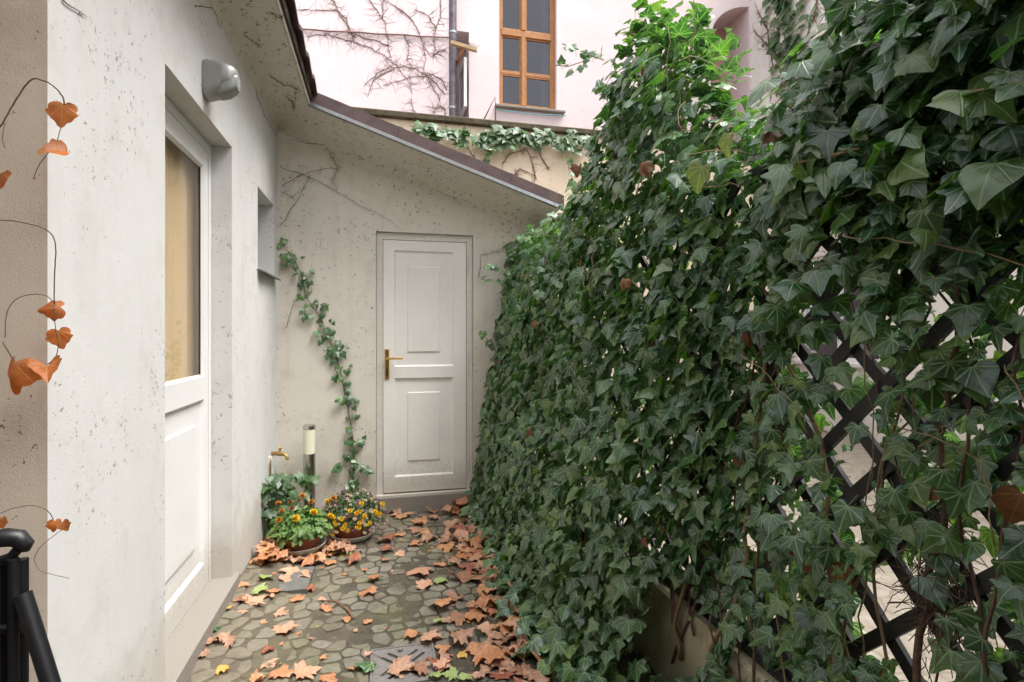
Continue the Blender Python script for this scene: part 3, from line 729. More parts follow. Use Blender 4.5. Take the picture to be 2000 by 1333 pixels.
# courtyard building on the right
CXW = 6.1
right = thing('courtyard_house', 'pale courtyard house seen above and through the ivy on the right', 'house', (CXW, 3, 0))
wy0, wy1 = PX(1665, 0, CXW).y, PX(1560, 0, CXW).y
b = wall_holes(-3.5, 9.0, -.1, 8.5, [(wy0-.4, wy1, 1.0, 2.5, .18, False), (1.0, 2.2, 1.0, 2.5, .18, False)], .2, lambda a, d, z: (CXW+d, a, z))
keep(b.build('wall', 'plaster_court'), right)
for (a0, a1) in ((wy0-.4, wy1), (1.0, 2.2)):
    wn = MB().box(CXW+.06, CXW+.11, a0, a0+.06, 1.0, 2.5).box(CXW+.06, CXW+.11, a1-.06, a1, 1.0, 2.5).box(CXW+.061, CXW+.11, a0+.06, a1-.06, 1.0, 1.06).box(CXW+.061, CXW+.11, a0+.06, a1-.06, 2.44, 2.5).box(CXW+.059, CXW+.11, (a0+a1)/2-.03, (a0+a1)/2+.03, 1.06, 2.44)
    wn = keep(wn.build('window', 'white_pvc'), right)
    for (q0_, q1_) in ((a0+.06, (a0+a1)/2-.03), ((a0+a1)/2+.03, a1-.06)):
        keep(MB().box(CXW+.08, CXW+.086, q0_, q1_, 1.06, 2.44).build('pane', 'window_glass'), wn)
    keep(MB().box(CXW-.1, CXW+.06, a0-.06, a1+.06, .95, .998, .004).build('sill', 'white_pvc'), wn)
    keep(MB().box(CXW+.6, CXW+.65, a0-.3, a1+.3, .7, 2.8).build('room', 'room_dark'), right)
keep(MB().box(CXW-.12, CXW-.001, -3.5, 8.0, 2.85, 3.0, .02).build('cornice', 'white_pvc'), right)

# ================================================================== LEAVES
def leaf_template(outline, mids, fold, curl, wob, seed):
    """outline: right half from notch to tip, (x, y); returns verts, tris, uvs (leaf base at origin, tip towards +y, face +z)"""
    r_ = random.Random(seed)
    wr, wl_ = r_.uniform(.88, 1.12), r_.uniform(.88, 1.12)
    right = [(x*wr*r_.uniform(.97, 1.03), y+r_.uniform(-.012, .012)) for (x, y) in outline[:-1]]
    left = [(-x*wl_*r_.uniform(.97, 1.03), y+r_.uniform(-.012, .012)) for (x, y) in outline[:-1]]
    tip = outline[-1]
    mid = [(0, m) for m in mids]
    V = mid + [tip] + right + left
    nm = len(mid); it = nm
    R0 = nm+1; L0 = R0+len(right)
    tris = []
    for side, S0 in ((0, R0), (1, L0)):
        chain = list(range(S0, S0+len(right))) + [it]
        spine = list(range(nm)) + [it]
        i = j = 0
        while i < len(chain)-1 or j < len(spine)-1:
            adv = False
            if i < len(chain)-1 and (j >= len(spine)-1 or V[chain[i+1]][1] <= V[spine[min(j+1, len(spine)-1)]][1] + .12):
                t = (spine[j], chain[i], chain[i+1]); i += 1
            else:
                t = (spine[j], chain[i], spine[j+1]); j += 1
            if len(set(t)) == 3: tris.append(t if side == 0 else t[::-1])
    ph = r_.uniform(0, 6)
    out = []
    for (x, y) in V:
        z = -fold*abs(x) - curl*(y-.2)**2 + wob*math.sin(x*7+ph)*math.sin(y*5+ph*2) - .25*fold*x*x
        out.append((x, y, z))
    return np.array(out), tris, np.array([(x, y) for (x, y) in V])
IVY = [(.0, 0), (.12, -.10), (.30, -.14), (.46, -.05), (.46, .09), (.58, .24), (.47, .36), (.33, .46), (.21, .68), (0, 1.0)]
IVY2 = [(.0, 0), (.12, -.09), (.30, -.08), (.44, .06), (.45, .22), (.38, .38), (.27, .58), (.14, .80), (.06, .92), (0, 1.0)]
IVY3 = [(.0, 0), (.12, -.13), (.34, -.19), (.50, -.09), (.43, .07), (.64, .24), (.54, .34), (.29, .43), (.18, .65), (0, 1.05)]
MAP = [(.0, 0), (.12, -.06), (.34, -.12), (.30, .02), (.58, .06), (.46, .16), (.62, .30), (.72, .46), (.50, .46), (.28, .46), (.34, .66), (.20, .70), (.12, .84), (0, 1.02)]
MAP2 = [(.0, 0), (.18, -.10), (.30, .0), (.50, -.02), (.50, .14), (.66, .22), (.60, .34), (.66, .50), (.42, .48), (.30, .56), (.30, .74), (.14, .78), (.08, .90), (0, 1.0)]
VIT = [(.0, 0), (.16, -.14), (.38, -.12), (.52, .06), (.50, .22), (.60, .36), (.46, .50), (.36, .66), (.22, .74), (.14, .90), (0, 1.0)]
MUM = [(.0, 0), (.06, .14), (.26, .16), (.30, .30), (.16, .36), (.34, .54), (.30, .68), (.17, .66), (.17, .86), (0, 1.0)]
MIDS = [.04, .3, .62]
def smooth_outline(o, n=2):
    out = []
    for i in range(len(o)-1):
        p0 = o[i-1] if i > 0 else (-o[1][0], o[1][1]); p1, p2 = o[i], o[i+1]; p3 = o[i+2] if i+2 < len(o) else (-o[-2][0], o[-2][1])
        out.append(p1)
        for k in range(1, n):
            t = k/n; q = []
            for a in (0, 1):
                q.append(.5*((2*p1[a]) + (-p0[a]+p2[a])*t + (2*p0[a]-5*p1[a]+4*p2[a]-p3[a])*t*t + (-p0[a]+3*p1[a]-3*p2[a]+p3[a])*t**3))
            out.append((max(0, q[0]), q[1]))
    return out + [o[-1]]
IVY, IVY2, IVY3, VIT = smooth_outline(IVY), smooth_outline(IVY2), smooth_outline(IVY3), smooth_outline(VIT)
T = {}
T['ivy'] = [leaf_template(o, MIDS, f, c, .05, i) for i, (o, f, c) in enumerate(((IVY, .22, .16), (IVY, .10, .25), (IVY2, .24, .14), (IVY3, .15, .2), (IVY, .35, .05), (IVY3, .05, .30), (IVY2, .12, .28), (IVY, .20, -.08)))]
T['maple'] = [leaf_template(o, [.04, .2, .45, .7], f, c, wv, 40+i) for i, (o, f, c, wv) in enumerate(((MAP, -.12, .06, .08), (MAP2, .20, .18, .11), (MAP, -.30, -.12, .13), (MAP2, .05, .35, .15), (MAP, .30, .10, .14), (MAP2, -.18, -.25, .10), (MAP, -.55, -.1, .12), (MAP2, .5, .3, .16)))]
T['vit'] = [leaf_template(VIT, [.04, .25, .5, .75], f, c, .06, 70+i) for i, (f, c) in enumerate(((.12, .2), (.7, .5), (-.3, .4), (-.8, .2)))]
T['mum'] = [leaf_template(MUM, MIDS, f, c, .03, 80+i) for i, (f, c) in enumerate(((.2, .3), (-.1, .4), (.3, .1)))]

def finish_leaf_mesh(me, V, Fc, UV, tint, mat):
    V = np.asarray(V, dtype=np.float32); Fc = np.asarray(Fc, dtype=np.int32)
    me.vertices.add(len(V)); me.vertices.foreach_set('co', V.ravel())
    me.loops.add(len(Fc)*3); me.loops.foreach_set('vertex_index', Fc.ravel())
    me.polygons.add(len(Fc)); me.polygons.foreach_set('loop_start', np.arange(0, len(Fc)*3, 3, dtype=np.int32))
    try: me.polygons.foreach_set('loop_total', np.full(len(Fc), 3, dtype=np.int32))
    except Exception: pass
    me.update(calc_edges=True)
    me.polygons.foreach_set('use_smooth', np.ones(len(Fc), dtype=bool))
    if UV is not None:
        uvl = me.uv_layers.new(name='UVMap'); uvl.data.foreach_set('uv', np.asarray(UV, dtype=np.float32)[Fc.ravel()].ravel())
    if tint is not None:
        a = me.attributes.new('tint', 'FLOAT', 'POINT'); a.data.foreach_set('value', np.asarray(tint, dtype=np.float32))
    me.materials.append(M[mat]); me.validate()
_lm = {}
def leaf_mesh(kind, k, tintlevel, mat, name='leaf'):
    key = (kind, k, tintlevel, mat, name)
    if key not in _lm:
        V, tr, uv = T[kind][k]; me = bpy.data.meshes.new(name)
        finish_leaf_mesh(me, V, tr, uv, np.full(len(V), tintlevel*.0), mat); _lm[key] = me
    return _lm[key]
def leaf_matrix(p, n, t, s, sx=1.0):
    n = Vector(n).normalized(); t = Vector(t); t = (t - n*t.dot(n))
    if t.length < 1e-4: t = n.orthogonal()
    t.normalize(); x = t.cross(n)
    m = Matrix(((x.x*s*sx, t.x*s, n.x*s, p[0]), (x.y*s*sx, t.y*s, n.y*s, p[1]), (x.z*s*sx, t.z*s, n.z*s, p[2]), (0, 0, 0, 1)))
    return m
def leaf_obj(kind, k, mat, mtx, parent=None, name='leaf'):
    o = bpy.data.objects.new(name, leaf_mesh(kind, k, 0, mat, name)); COL.objects.link(o)
    o.matrix_basis = mtx
    if parent is not None: keep(o, parent)
    return o
def leaf_mass(name, kind, items, mat, parent, petiole=True, stuff=True):
    """items: (k, matrix, tint)"""
    Vs, Fs, Us, Ts = [], [], [], []; off = 0
    for (k, m, ti) in items:
        V, tr, uv = T[kind][k]; A = np.array(m)
        Vs.append(V @ A[:3, :3].T + A[:3, 3]); Fs.append(np.array(tr)+off); Us.append(uv); Ts.append(np.full(len(V), ti)); off += len(V)
    me = bpy.data.meshes.new(name)
    finish_leaf_mesh(me, np.concatenate(Vs), np.concatenate(Fs), np.concatenate(Us), np.concatenate(Ts), mat)
    o = bpy.data.objects.new(name, me); COL.objects.link(o)
    if parent is not None: keep(o, parent)
    if stuff: o['kind'] = 'stuff'
    return o
def rnd3(s): return Vector((random.gauss(0, s), random.gauss(0, s), random.gauss(0, s)))

# ------------------------------------------------------------------ trellis and its plinth
PXF, PZ = 1.06, .385
pl = MB().box(PXF, PXF+.14, .1, BY-.02, -.05, PZ, .012).build('plinth_wall', 'plinth')
tag(pl, 'low mossy concrete wall under the ivy trellis', 'wall')
TX = 1.125
trel = thing('trellis', 'dark wooden diagonal trellis fence smothered in ivy', 'trellis', (TX, 1.7, PZ))
zlo, zhi, ylo, yhi = PZ+.03, 1.86, .22, BY-.06
for yp in (.26, 1.69, 3.11, BY-.09):
    keep(MB().box(TX-.03, TX+.045, yp-.035, yp+.035, PZ-.003, 1.88, .006).build('post', 'lattice'), trel)
def slat(c, fam):            # fam +1: Y - z = c ; fam -1: Y + z = c
    pts = []
    for z in (zlo, zhi):
        y = c + fam*z
        if ylo <= y <= yhi: pts.append((y, z))
    for y in (ylo, yhi):
        z = (y - c)*fam
        if zlo < z < zhi: pts.append((y, z))
    if len(pts) < 2: return
    a, b_ = Vector((0, pts[0][0], pts[0][1])), Vector((0, pts[1][0], pts[1][1]))
    if (b_-a).length < .12: return
    t = (b_-a).normalized(); n = Vector((0, -t.z, t.y))*.0155
    x = TX-.022 if fam < 0 else TX-.008
    q = [a+n, b_+n, b_-n, a-n]
    keep(MB().prism([(x, p.y, p.z) for p in q], (.0125, 0, 0)).build('slat', 'lattice'), trel)
cs_ = .187
for k in range(-14, 26):
    slat(.311 + k*cs_, 1)
for k in range(-8, 30):
    slat(1.691 + k*cs_, -1)
keep(MB().box(TX-.012, TX+.02, ylo, yhi, zhi+.002, zhi+.022).build('rail', 'lattice'), trel)
keep(MB().box(TX-.03, TX+.03, ylo, yhi, PZ+.002, PZ+.03).build('rail', 'lattice'), trel)

# ------------------------------------------------------------------ the ivy
topY = [.2, .6, .9, .98, 1.05, 1.2, 1.31, 1.45, 1.55, 1.65, 1.71, 1.84, 2.07, 2.2, 2.34, 2.45, 2.59, 2.72, 2.93, 3.2, 4.3]
topZ = [2.4, 2.38, 2.30, 2.24, 2.17, 2.09, 2.03, 1.99, 2.06, 2.18, 2.32, 2.50, 2.76, 2.86, 2.86, 2.72, 2.55, 2.38, 2.14, 2.10, 2.14]
def ztop(y): return float(np.interp(y, topY, topZ))
from mathutils import noise as mn
def nz(a, b, c=0): return mn.noise(Vector((a, b, c)))
def xfront(y, z):
    bl = sstep(1.35, 2.25, y)
    zt = max(z, 0)/2.2
    return 1.03 - bl*(.05 + .30*max(0, 1-zt)) - .06*nz(y*2.3, z*2.3, 5) - .035*nz(y*6, z*6, 9) + .12*max(0, z-2.05)
HOLES = [(1620, 470, 55, 45, .1), (1625, 560, 60, 30, .25), (1640, 690, 110, 60, .10), (1690, 850, 110, 90, .14), (1790, 1210, 150, 150, .06), (1890, 420, 50, 50, .4), (1900, 1090, 80, 60, .2),
         (1325, 1225, 78, 100, .0), (1960, 700, 40, 60, .2), (1560, 960, 70, 70, .3), (1780, 700, 60, 60, .35), (1500, 620, 40, 60, .4), (1740, 480, 80, 50, .45), (1620, 1130, 60, 40, .4), (1860, 1260, 90, 90, .15)]
def keep_prob(u, v):
    p = 1.0
    if u > 1440: p = 1 - .26*sstep(1440, 1580, u)
    if v < 420: p = 1.0
    if v > 1180 and u > 1400 and u < 1680: p = max(p, .9)
    for (hu, hv, hw, hh, q) in HOLES:
        d = ((u-hu)/hw)**2 + ((v-hv)/hh)**2
        q = min(1, q*1.3+.02)
        if d < 1.2: p = min(p, q + (1-q)*sstep(.65, 1.2, d))
    return p
ivy = thing('ivy', 'dense dark green ivy covering the trellis along the right side', 'ivy', (1.0, 2.5, 0))
items = []; pet = []
def try_leaf(p, n, t, s, kidx=None, force=False):
    q = proj(p)
    if q is None: return
    if not force and random.random() > keep_prob(q[0], q[1]): return
    if kidx is None: kidx = random.choice((0, 0, 1, 2, 3, 3, 4, 5, 6, 7))
    m = leaf_matrix(p, n, t, s, random.uniform(.9, 1.12))
    px = s*F/q[2] if (-60 < q[0] < 2060 and -60 < q[1] < 1390) else 0
    items.append([px, kidx, m, random.random(), p, q])
for i in range(16200):
    y = .25 + (BY-.03-.25)*random.random()**1.22; zt = ztop(y)
    z = .02 + (zt-.02)*random.random()**.95
    depth = random.expovariate(1/.09)
    xf = xfront(y, z)
    if depth > .30: continue
    x = xf + depth
    edge = zt - z
    if edge < .25: x = xf + random.uniform(0, .34)       # the crest is as deep as it is wide
    if z < PZ+.05 and x > PXF-.01: continue
    near = sstep(2.2, 1.0, y)
    s = random.uniform(.048, .086)*(1-.20*near)
    if random.random() < .3: s *= random.uniform(.45, .7)
    up = .55 + .7*sstep(.35, 0, edge) + random.gauss(0, .35)
    n = Vector((-1, random.gauss(-.1, .55), up)) + rnd3(.30)
    if edge < .2 and x > 1.1: n = Vector((random.uniform(-.7, .7), random.gauss(0, .4), 1))
    t = Vector((-.35, random.gauss(-.15, .6), -1)) + rnd3(.25)
    if edge < .06 and random.random() < .4: t = Vector((random.gauss(0, .6), random.gauss(0, .6), .6))
    try_leaf(Vector((x, y, z)), n, t, s)
for i in range(1500):          # heavy growth over the top of the near panel
    y = random.uniform(.25, 1.25); z = random.uniform(1.55, ztop(y)); x = .98 + random.uniform(-.02, .30)
    n = Vector((-1, random.gauss(-.1, .5), random.uniform(.2, 1.2))) + rnd3(.3)
    try_leaf(Vector((x, y, z)), n, Vector((-.35, random.gauss(-.15, .6), -1)) + rnd3(.25), random.uniform(.045, .085))
for i in range(1900):          # behind the trellis
    y = .25 + (BY-.3)*random.random(); z = PZ + (ztop(y)-PZ)*random.random(); x = TX+.05+random.expovariate(1/.06)
    if x > TX+.3: continue
    n = Vector((random.choice((-1, 1)), random.gauss(0, .4), .5)) + rnd3(.3)
    try_leaf(Vector((x, y, z)), n, Vector((0, random.gauss(0, .5), -1)), random.uniform(.045, .085))
for i in range(420):           # runners creeping out over the paving
    y = 1.7 + 2.55*random.random(); x = .78 - abs(random.gauss(0, .07)) + .05*nz(y*4, 3)
    if 2.5 < y < 2.95: x -= .09*random.random()
    z = gz(x, y) + .03 + abs(random.gauss(0, .05))
    try_leaf(Vector((x, y, z)), Vector((-.5, -.2, 1)) + rnd3(.3), Vector((random.gauss(-.6, .6), random.gauss(-.4, .5), -.5)), random.uniform(.05, .085))
# shoots standing off the left edge and the crest
def shoot(pts, n_leaf, s, stem_r=.0022, mat='vine_light', kinds=(0, 3, 1)):
    pts = [Vector(p) for p in pts]
    st = MB().tube(pts, stem_r, 5).build('stem', mat, smooth=True); keep(st, ivy)
    for k in range(n_leaf):
        f = (k+.5)/n_leaf*(len(pts)-1); i = int(f); p = pts[i].lerp(pts[min(i+1, len(pts)-1)], f-i)
        try_leaf(p + rnd3(.008), Vector((-.5, -.6, .5)) + rnd3(.35), Vector((random.gauss(0, .5), 0, random.gauss(-.4, .6))), s*random.uniform(.7, 1.15), random.choice(kinds), True)
shoot([PY(u, v, 2.35) for u, v in ((1180, 118), (1150, 108), (1125, 95), (1098, 86))], 7, .045)
shoot([PY(u, v, 2.4) for u, v in ((1170, 105), (1140, 120), (1110, 130), (1085, 128))], 6, .045)
shoot([PY(u, v, 3.9) for u, v in ((1000, 540), (975, 527), (948, 518))], 8, .05)
shoot([PY(u, v, 3.9) for u, v in ((1000, 560), (970, 552), (938, 545))], 8, .05)
shoot([PY(u, v, 4.1) for u, v in ((985, 700), (960, 672), (940, 650))], 9, .06)
shoot([PY(u, v, 3.3) for u, v in ((1135, 390), (1110, 330), (1120, 260))], 8, .06)
shoot([PX(u, v, 1.0) for u, v in ((1480, 640), (1540, 560), (1600, 520))], 5, .08)
shoot([PX(u, v, .98) for u, v in ((1500, 325), (1560, 318), (1640, 300), (1680, 290))], 4, .06, .003)
shoot([PX(u, v, .96) for u, v in ((1860, 190), (1930, 175), (2010, 160))], 4, .065, .003)
shoot([PX(u, v, .93) for u, v in ((1640, 60), (1655, 10), (1680, -40))], 4, .065, .003)
items.sort(key=lambda a: -a[0])
# nearest ones first: the 300 that show largest and stand in front
ind, mass = items[:300], items[300:]
for a in ind: leaf_obj('ivy', a[1], 'ivy_leaf', a[2], ivy)
leaf_mass('foliage', 'ivy', [(a[1], a[2], a[3]) for a in mass], 'ivy_leaf', ivy)
# leaf stalks
Vs, Fs = [], []; off = 0
for a in items:
    if a[4].x > TX+.05: continue
    p = a[4]; m = a[2]; s = m.to_scale()[1]; t = Vector((m[0][1], m[1][1], m[2][1])).normalized(); nn = Vector((m[0][2], m[1][2], m[2][2])).normalized()
    e = p - t*s*.35 - nn*s*.55 + rnd3(.008); c = (p+e)/2 - nn*.004 - t*.01
    pts = [p+nn*.001, c, e]; r_ = .0011
    for q in pts:
        for k in range(3):
            an = k*2.0944; Vs.append((q.x+r_*math.cos(an), q.y+r_*math.sin(an), q.z+r_*math.sin(an)*.5))
    for i in (0, 1):
        for k in range(3):
            k2 = (k+1) % 3; A_, B_, C_, D_ = off+i*3+k, off+i*3+k2, off+i*3+3+k2, off+i*3+3+k
            Fs += [(A_, B_, C_), (A_, C_, D_)]
    off += 9
me = bpy.data.meshes.new('leaf_stalks'); finish_leaf_mesh(me, Vs, Fs, None, None, 'green_stem')
o = bpy.data.objects.new('leaf_stalks', me); COL.objects.link(o); keep(o, ivy); o['kind'] = 'stuff'
# woody stems climbing through the trellis
for i in range(34):
    y = random.uniform(.35, BY-.15); x = TX - .03 + random.uniform(-.05, .02); z = PZ*random.random()
    if z < PZ: x = min(x, PXF-.012)
    pts = []; r0 = random.choice((.003, .004, .005, .009)); hi = ztop(y)*random.uniform(.6, .98)
    dy = random.gauss(0, .25)
    while z < hi and len(pts) < 60:
        pts.append((x, y, z)); z += .06; y += dy*.06 + random.gauss(0, .012); dy += random.gauss(0, .08); dy *= .96
        y = min(max(y, .2), BY-.03)
        tx_ = TX - .035 if z > PZ+.06 else PXF-.012
        x += (tx_-x)*.3 + random.gauss(0, .008)
        if z < PZ+.05: x = min(x, PXF-.008)
    if len(pts) > 4:
        n_ = len(pts); keep(MB().tube(pts, [r0*(1-.6*k/n_) for k in range(n_)], 6).build('stem', 'vine_wood' if i % 3 else 'vine_light', smooth=True), ivy)
# hanging thin runners in front
for i in range(34):
    y = random.uniform(.5, 3.9); z = ztop(y)*random.uniform(.5, 1.0); x = xfront(y, z) - random.uniform(-.02, .03); pts = []
    dy, dz = random.gauss(-.3, .5), random.gauss(-.3, .4)
    for k in range(random.randint(6, 14)):
        pts.append((x, y, z)); y += dy*.035; z += dz*.035; dy += random.gauss(0, .2); dz += random.gauss(-.03, .2); x = xfront(y, z) - .012 + random.gauss(0, .008)
        if z < .1 or y > 4.2: break
    if len(pts) > 3: keep(MB().tube(pts, .0016, 4).build('stem', 'vine_light', smooth=True), ivy)
# matted dry rootlets caught in the trellis
b = MB()
for (u, v, n_, sp_) in ((1830, 1110, 210, .07), (1840, 1180, 120, .05), (1900, 380, 90, .07), (1870, 300, 80, .08), (1080, 470, 60, .09)):
    c0 = PX(u, v, TX-.02) if u > 1200 else PY(u, v, 3.75)
    for k in range(n_):
        p = c0 + Vector((random.gauss(0, .02), random.gauss(0, sp_*.5), random.gauss(0, sp_)))
        d = Vector((random.gauss(0, .5), random.gauss(0, .5), random.gauss(-.6, .7))).normalized()*random.uniform(.03, .09)
        b.tube([p, p+d*.5+rnd3(.008), p+d], .0011, 3, False)
keep(b.build('dry_rootlets', 'vine_wood'), ivy)['kind'] = 'stuff'
# some dead leaves caught in the ivy
for (u, v, X_, s) in ((1775, 360, 1.10, .075), (1995, 965, 1.0, .06), (1500, 255, .98, .045), (1255, 318, .86, .05), (1130, 325, .84, .05), (1590, 1080, 1.06, .07), (1650, 1105, 1.06, .06), (1830, 945, 1.08, .045), (1045, 628, .83, .045), (1030, 838, .76, .05), (1220, 545, .82, .04)):
    p = PX(u, v, X_)
    leaf_obj('vit', random.randrange(4), 'ivy_dead', leaf_matrix(p, Vector((-1, -.5, .2))+rnd3(.3), Vector((0, .2, -1))+rnd3(.3), s), ivy, 'dead_leaf')
for i in range(34):
    y = random.uniform(1.2, 4.1); z = random.uniform(.3, ztop(y)-.1); p = Vector((xfront(y, z)+random.uniform(0, .05), y, z))
    leaf_obj('vit', random.randrange(4), random.choice(('ivy_dead', 'ivy_dead', 'ivy_withered')), leaf_matrix(p, Vector((-1, -.3, .3))+rnd3(.4), Vector((0, .2, -1))+rnd3(.4), random.uniform(.02, .045)), ivy, 'dead_leaf')
for (u, v, s, up) in ((1400, 240, .075, 1), (1372, 325, .08, 0), (1425, 265, .06, 0)):   # withered olive leaves
    p = PX(u, v, .93)
    leaf_obj('vit', 0 if up else 2, 'ivy_withered', leaf_matrix(p, Vector((-1, -.1, .5))+rnd3(.3), Vector((-.4, .3, -1)), s), ivy, 'withered_leaf')

# ================================================================== THINGS IN THE PASSAGE
# --- drain cover and slate cover
dz = gz(.09, 2.32) + .006
b = MB(); cx, cy = (DR[0]+DR[1])/2, (DR[2]+DR[3])/2; hw_ = (DR[1]-DR[0])/2
drain = thing('drain_cover', 'square iron drain cover with slots set in the cobbles', 'drain cover', (cx, cy, dz))
# plate cut by slots: built on a fine raster so that every slot is a real opening
slots = []
for ang in (30, 60, 120, 150, 210, 240, 300, 330):
    slots.append((R(ang), .066, .048))
G = 56; cell = 2*hw_/G
def solid(x, y):
    if abs(x) > hw_ or abs(y) > hw_: return False
    for (a, rc, hl) in slots:
        px_, py_ = x - rc*1.12*math.cos(a), y - rc*1.12*math.sin(a)
        # slots run parallel to the nearest diagonal, herringbone fashion
        d = R(45) if math.cos(a)*math.sin(a) > 0 else R(135)
        al, ac = px_*math.cos(d)+py_*math.sin(d), -px_*math.sin(d)+py_*math.cos(d)
        if abs(al) < hl*.8 and abs(ac) < .0078: return False
    return True
grid = [[solid(-hw_+(i+.5)*cell, -hw_+(j+.5)*cell) for i in range(G)] for j in range(G)]
for j in range(G):
    i = 0
    while i < G:
        if grid[j][i]:
            k = i
            while k < G and grid[j][k]: k += 1
            b.poly([(-hw_+i*cell, -hw_+j*cell, 0), (-hw_+k*cell, -hw_+j*cell, 0), (-hw_+k*cell, -hw_+(j+1)*cell, 0), (-hw_+i*cell, -hw_+(j+1)*cell, 0)]); i = k
        else:
            x0, x1, y0, y1 = -hw_+i*cell, -hw_+(i+1)*cell, -hw_+j*cell, -hw_+(j+1)*cell
            for (p, q) in (((x0, y0), (x1, y0)), ((x1, y0), (x1, y1)), ((x1, y1), (x0, y1)), ((x0, y1), (x0, y0))):
                mx_, my_ = (p[0]+q[0])/2 + ((p[0]+q[0])/2-(x0+x1)/2)*.2, (p[1]+q[1])/2 + ((p[1]+q[1])/2-(y0+y1)/2)*.2
                if solid(mx_*1.0 + ((p[0]+q[0])/2-(x0+x1)/2)*.8, my_ + ((p[1]+q[1])/2-(y0+y1)/2)*.8):
                    b.poly([(p[0], p[1], 0), (q[0], q[1], 0), (q[0], q[1], -.018), (p[0], p[1], -.018)])
            i += 1
pl_ = b.build('plate', 'iron', drain)
MB().box(-hw_, hw_, -hw_, hw_, -.05, -.0185).build('sump', 'black_metal', drain)
MB().lathe([(.011, .001), (.011, .010), (.008, .013), (0, .013)], (-.01, .095, 0), 12).build('bolt', 'iron', drain, smooth=True, auto=40)
fr_ = MB()
for (x0, x1, y0, y1) in ((-hw_-.010, hw_+.010, -hw_-.010, -hw_-.001), (-hw_-.010, hw_+.010, hw_+.001, hw_+.010), (-hw_-.010, -hw_-.001, -hw_-.001, hw_+.001), (hw_+.001, hw_+.010, -hw_-.001, hw_+.001)): fr_.box(x0, x1, y0, y1, -.05, .002)
fr_.build('frame', 'iron', drain)
b = MB(); zc_ = gz(-.5, 3.18)+.009
b.prism([(SLB[0]+.004, SLB[2]+.01, zc_-.06), (SLB[1]-.006, SLB[2]+.004, zc_-.06), (SLB[1]-.002, SLB[3]-.008, zc_-.06), (SLB[0]+.012, SLB[3]-.002, zc_-.06)], (0, 0, .06))
tag(b.build('slate_slab', 'slate'), 'dark square slate slab let into the cobbles by the house wall', 'slab')

# --- wall lamp above the glazed door
lpos = PX(400, 150, LX); lz = PX(400, 157, LX).z; ly = PX(393, 150, LX).y + .055
wl = thing('wall_lamp', 'silver bulkhead lamp on the white wall above the glazed door', 'lamp', (LX, ly, lz))
def body_loft(secs, name, mat, parent, n=24):
    b = MB()
    for (x, cz, hy, hz, e) in secs:
        for k in range(n):
            a = 2*math.pi*k/n; c, s_ = math.cos(a), math.sin(a)
            y = hy*math.copysign(abs(c)**e, c); z = hz*math.copysign(abs(s_)**e, s_)
            b.v.append((x, y, cz+z))
    m = len(secs)
    for i in range(m-1):
        for k in range(n): b.f.append([i*n+k, i*n+(k+1) % n, (i+1)*n+(k+1) % n, (i+1)*n+k])
    b.f.append(list(range(n))); b.f.append([(m-1)*n+k for k in range(n)])
    return b.build(name, mat, parent, smooth=True, auto=38)
body_loft([(.0, 0, .052, .082, .55), (.012, 0, .055, .084, .55), (.05, .006, .055, .078, .6), (.075, .012, .052, .068, .65)], 'housing', 'silver_paint', wl)
body_loft([(.0755, .022, .053, .058, .6), (.10, .025, .049, .050, .65), (.120, .027, .040, .040, .7), (.132, .026, .024, .026, .8)], 'hood', 'silver_paint', wl)
body_loft([(.060, -.020, .044, .052, .5), (.095, -.012, .045, .050, .5), (.118, -.004, .040, .042, .55), (.135, .002, .028, .030, .6)], 'lens', 'lens', wl)

# --- bollard lamp
bp = Vector((-.506, 4.14, 0)); r_ = .043
bl = thing('bollard_lamp', 'short steel bollard lamp with a cream glass top by the back wall', 'lamp', (bp.x, bp.y, gz(bp.x, bp.y)))
zt_ = PY(605, 830, bp.y).z; zc1, zc0 = PY(605, 838, bp.y).z, PY(605, 886, bp.y).z; z0_ = gz(bp.x, bp.y)
MB().lathe([(.062, 0), (.062, .012), (r_, .014), (r_, zc0-z0_)], (0, 0, 0), 28).build('post', 'steel', bl, smooth=True, auto=40)
MB().lathe([(r_-.002, zc0-z0_+.001), (r_-.002, zc1-z0_-.001)], (0, 0, 0), 28).build('diffuser', 'cream_glass', bl, smooth=True, auto=40)
MB().lathe([(r_, zc1-z0_), (r_+.001, zc1-z0_+.004), (r_+.001, zt_-z0_-.006), (r_-.006, zt_-z0_), (0, zt_-z0_+.002)], (0, 0, 0), 28).build('cap', 'steel', bl, smooth=True, auto=40)

# --- garden tap on its standpipe
tp = PY(531, 890, 4.02)
tap = thing('garden_tap', 'brass garden tap on a white standpipe in the corner', 'tap', (tp.x, tp.y, 0))
zt_ = tp.z
MB().box(-.030, .006, -.022, .022, 0.02, zt_-.004, .004).build('standpipe', 'white_pvc', tap)
MB().tube([(-.004, -.028, 0.03), (-.004, -.028, zt_-.05), (.0, -.018, zt_-.01)], .006, 8).build('copper_pipe', 'old_brass', tap, smooth=True)
b = MB(); b.tube([(0, 0, zt_+.012), (.03, -.008, zt_+.014), (.052, -.015, zt_+.012), (.085, -.03, zt_+.010), (.102, -.036, zt_-.002), (.106, -.038, zt_-.028)], [.014, .0135, .016, .0115, .012, .0125], 12)
b.build('spout', 'old_brass', tap, smooth=True, auto=60)
b = MB(); b.tube([(.055, -.016, zt_+.02), (.055, -.016, zt_+.048)], .006, 8); b.tube([(.045, -.022, zt_+.050), (.055, -.016, zt_+.053), (.072, -.006, zt_+.050)], [.005, .006, .004], 8)
b.build('handle', 'old_brass', tap, smooth=True, auto=60)

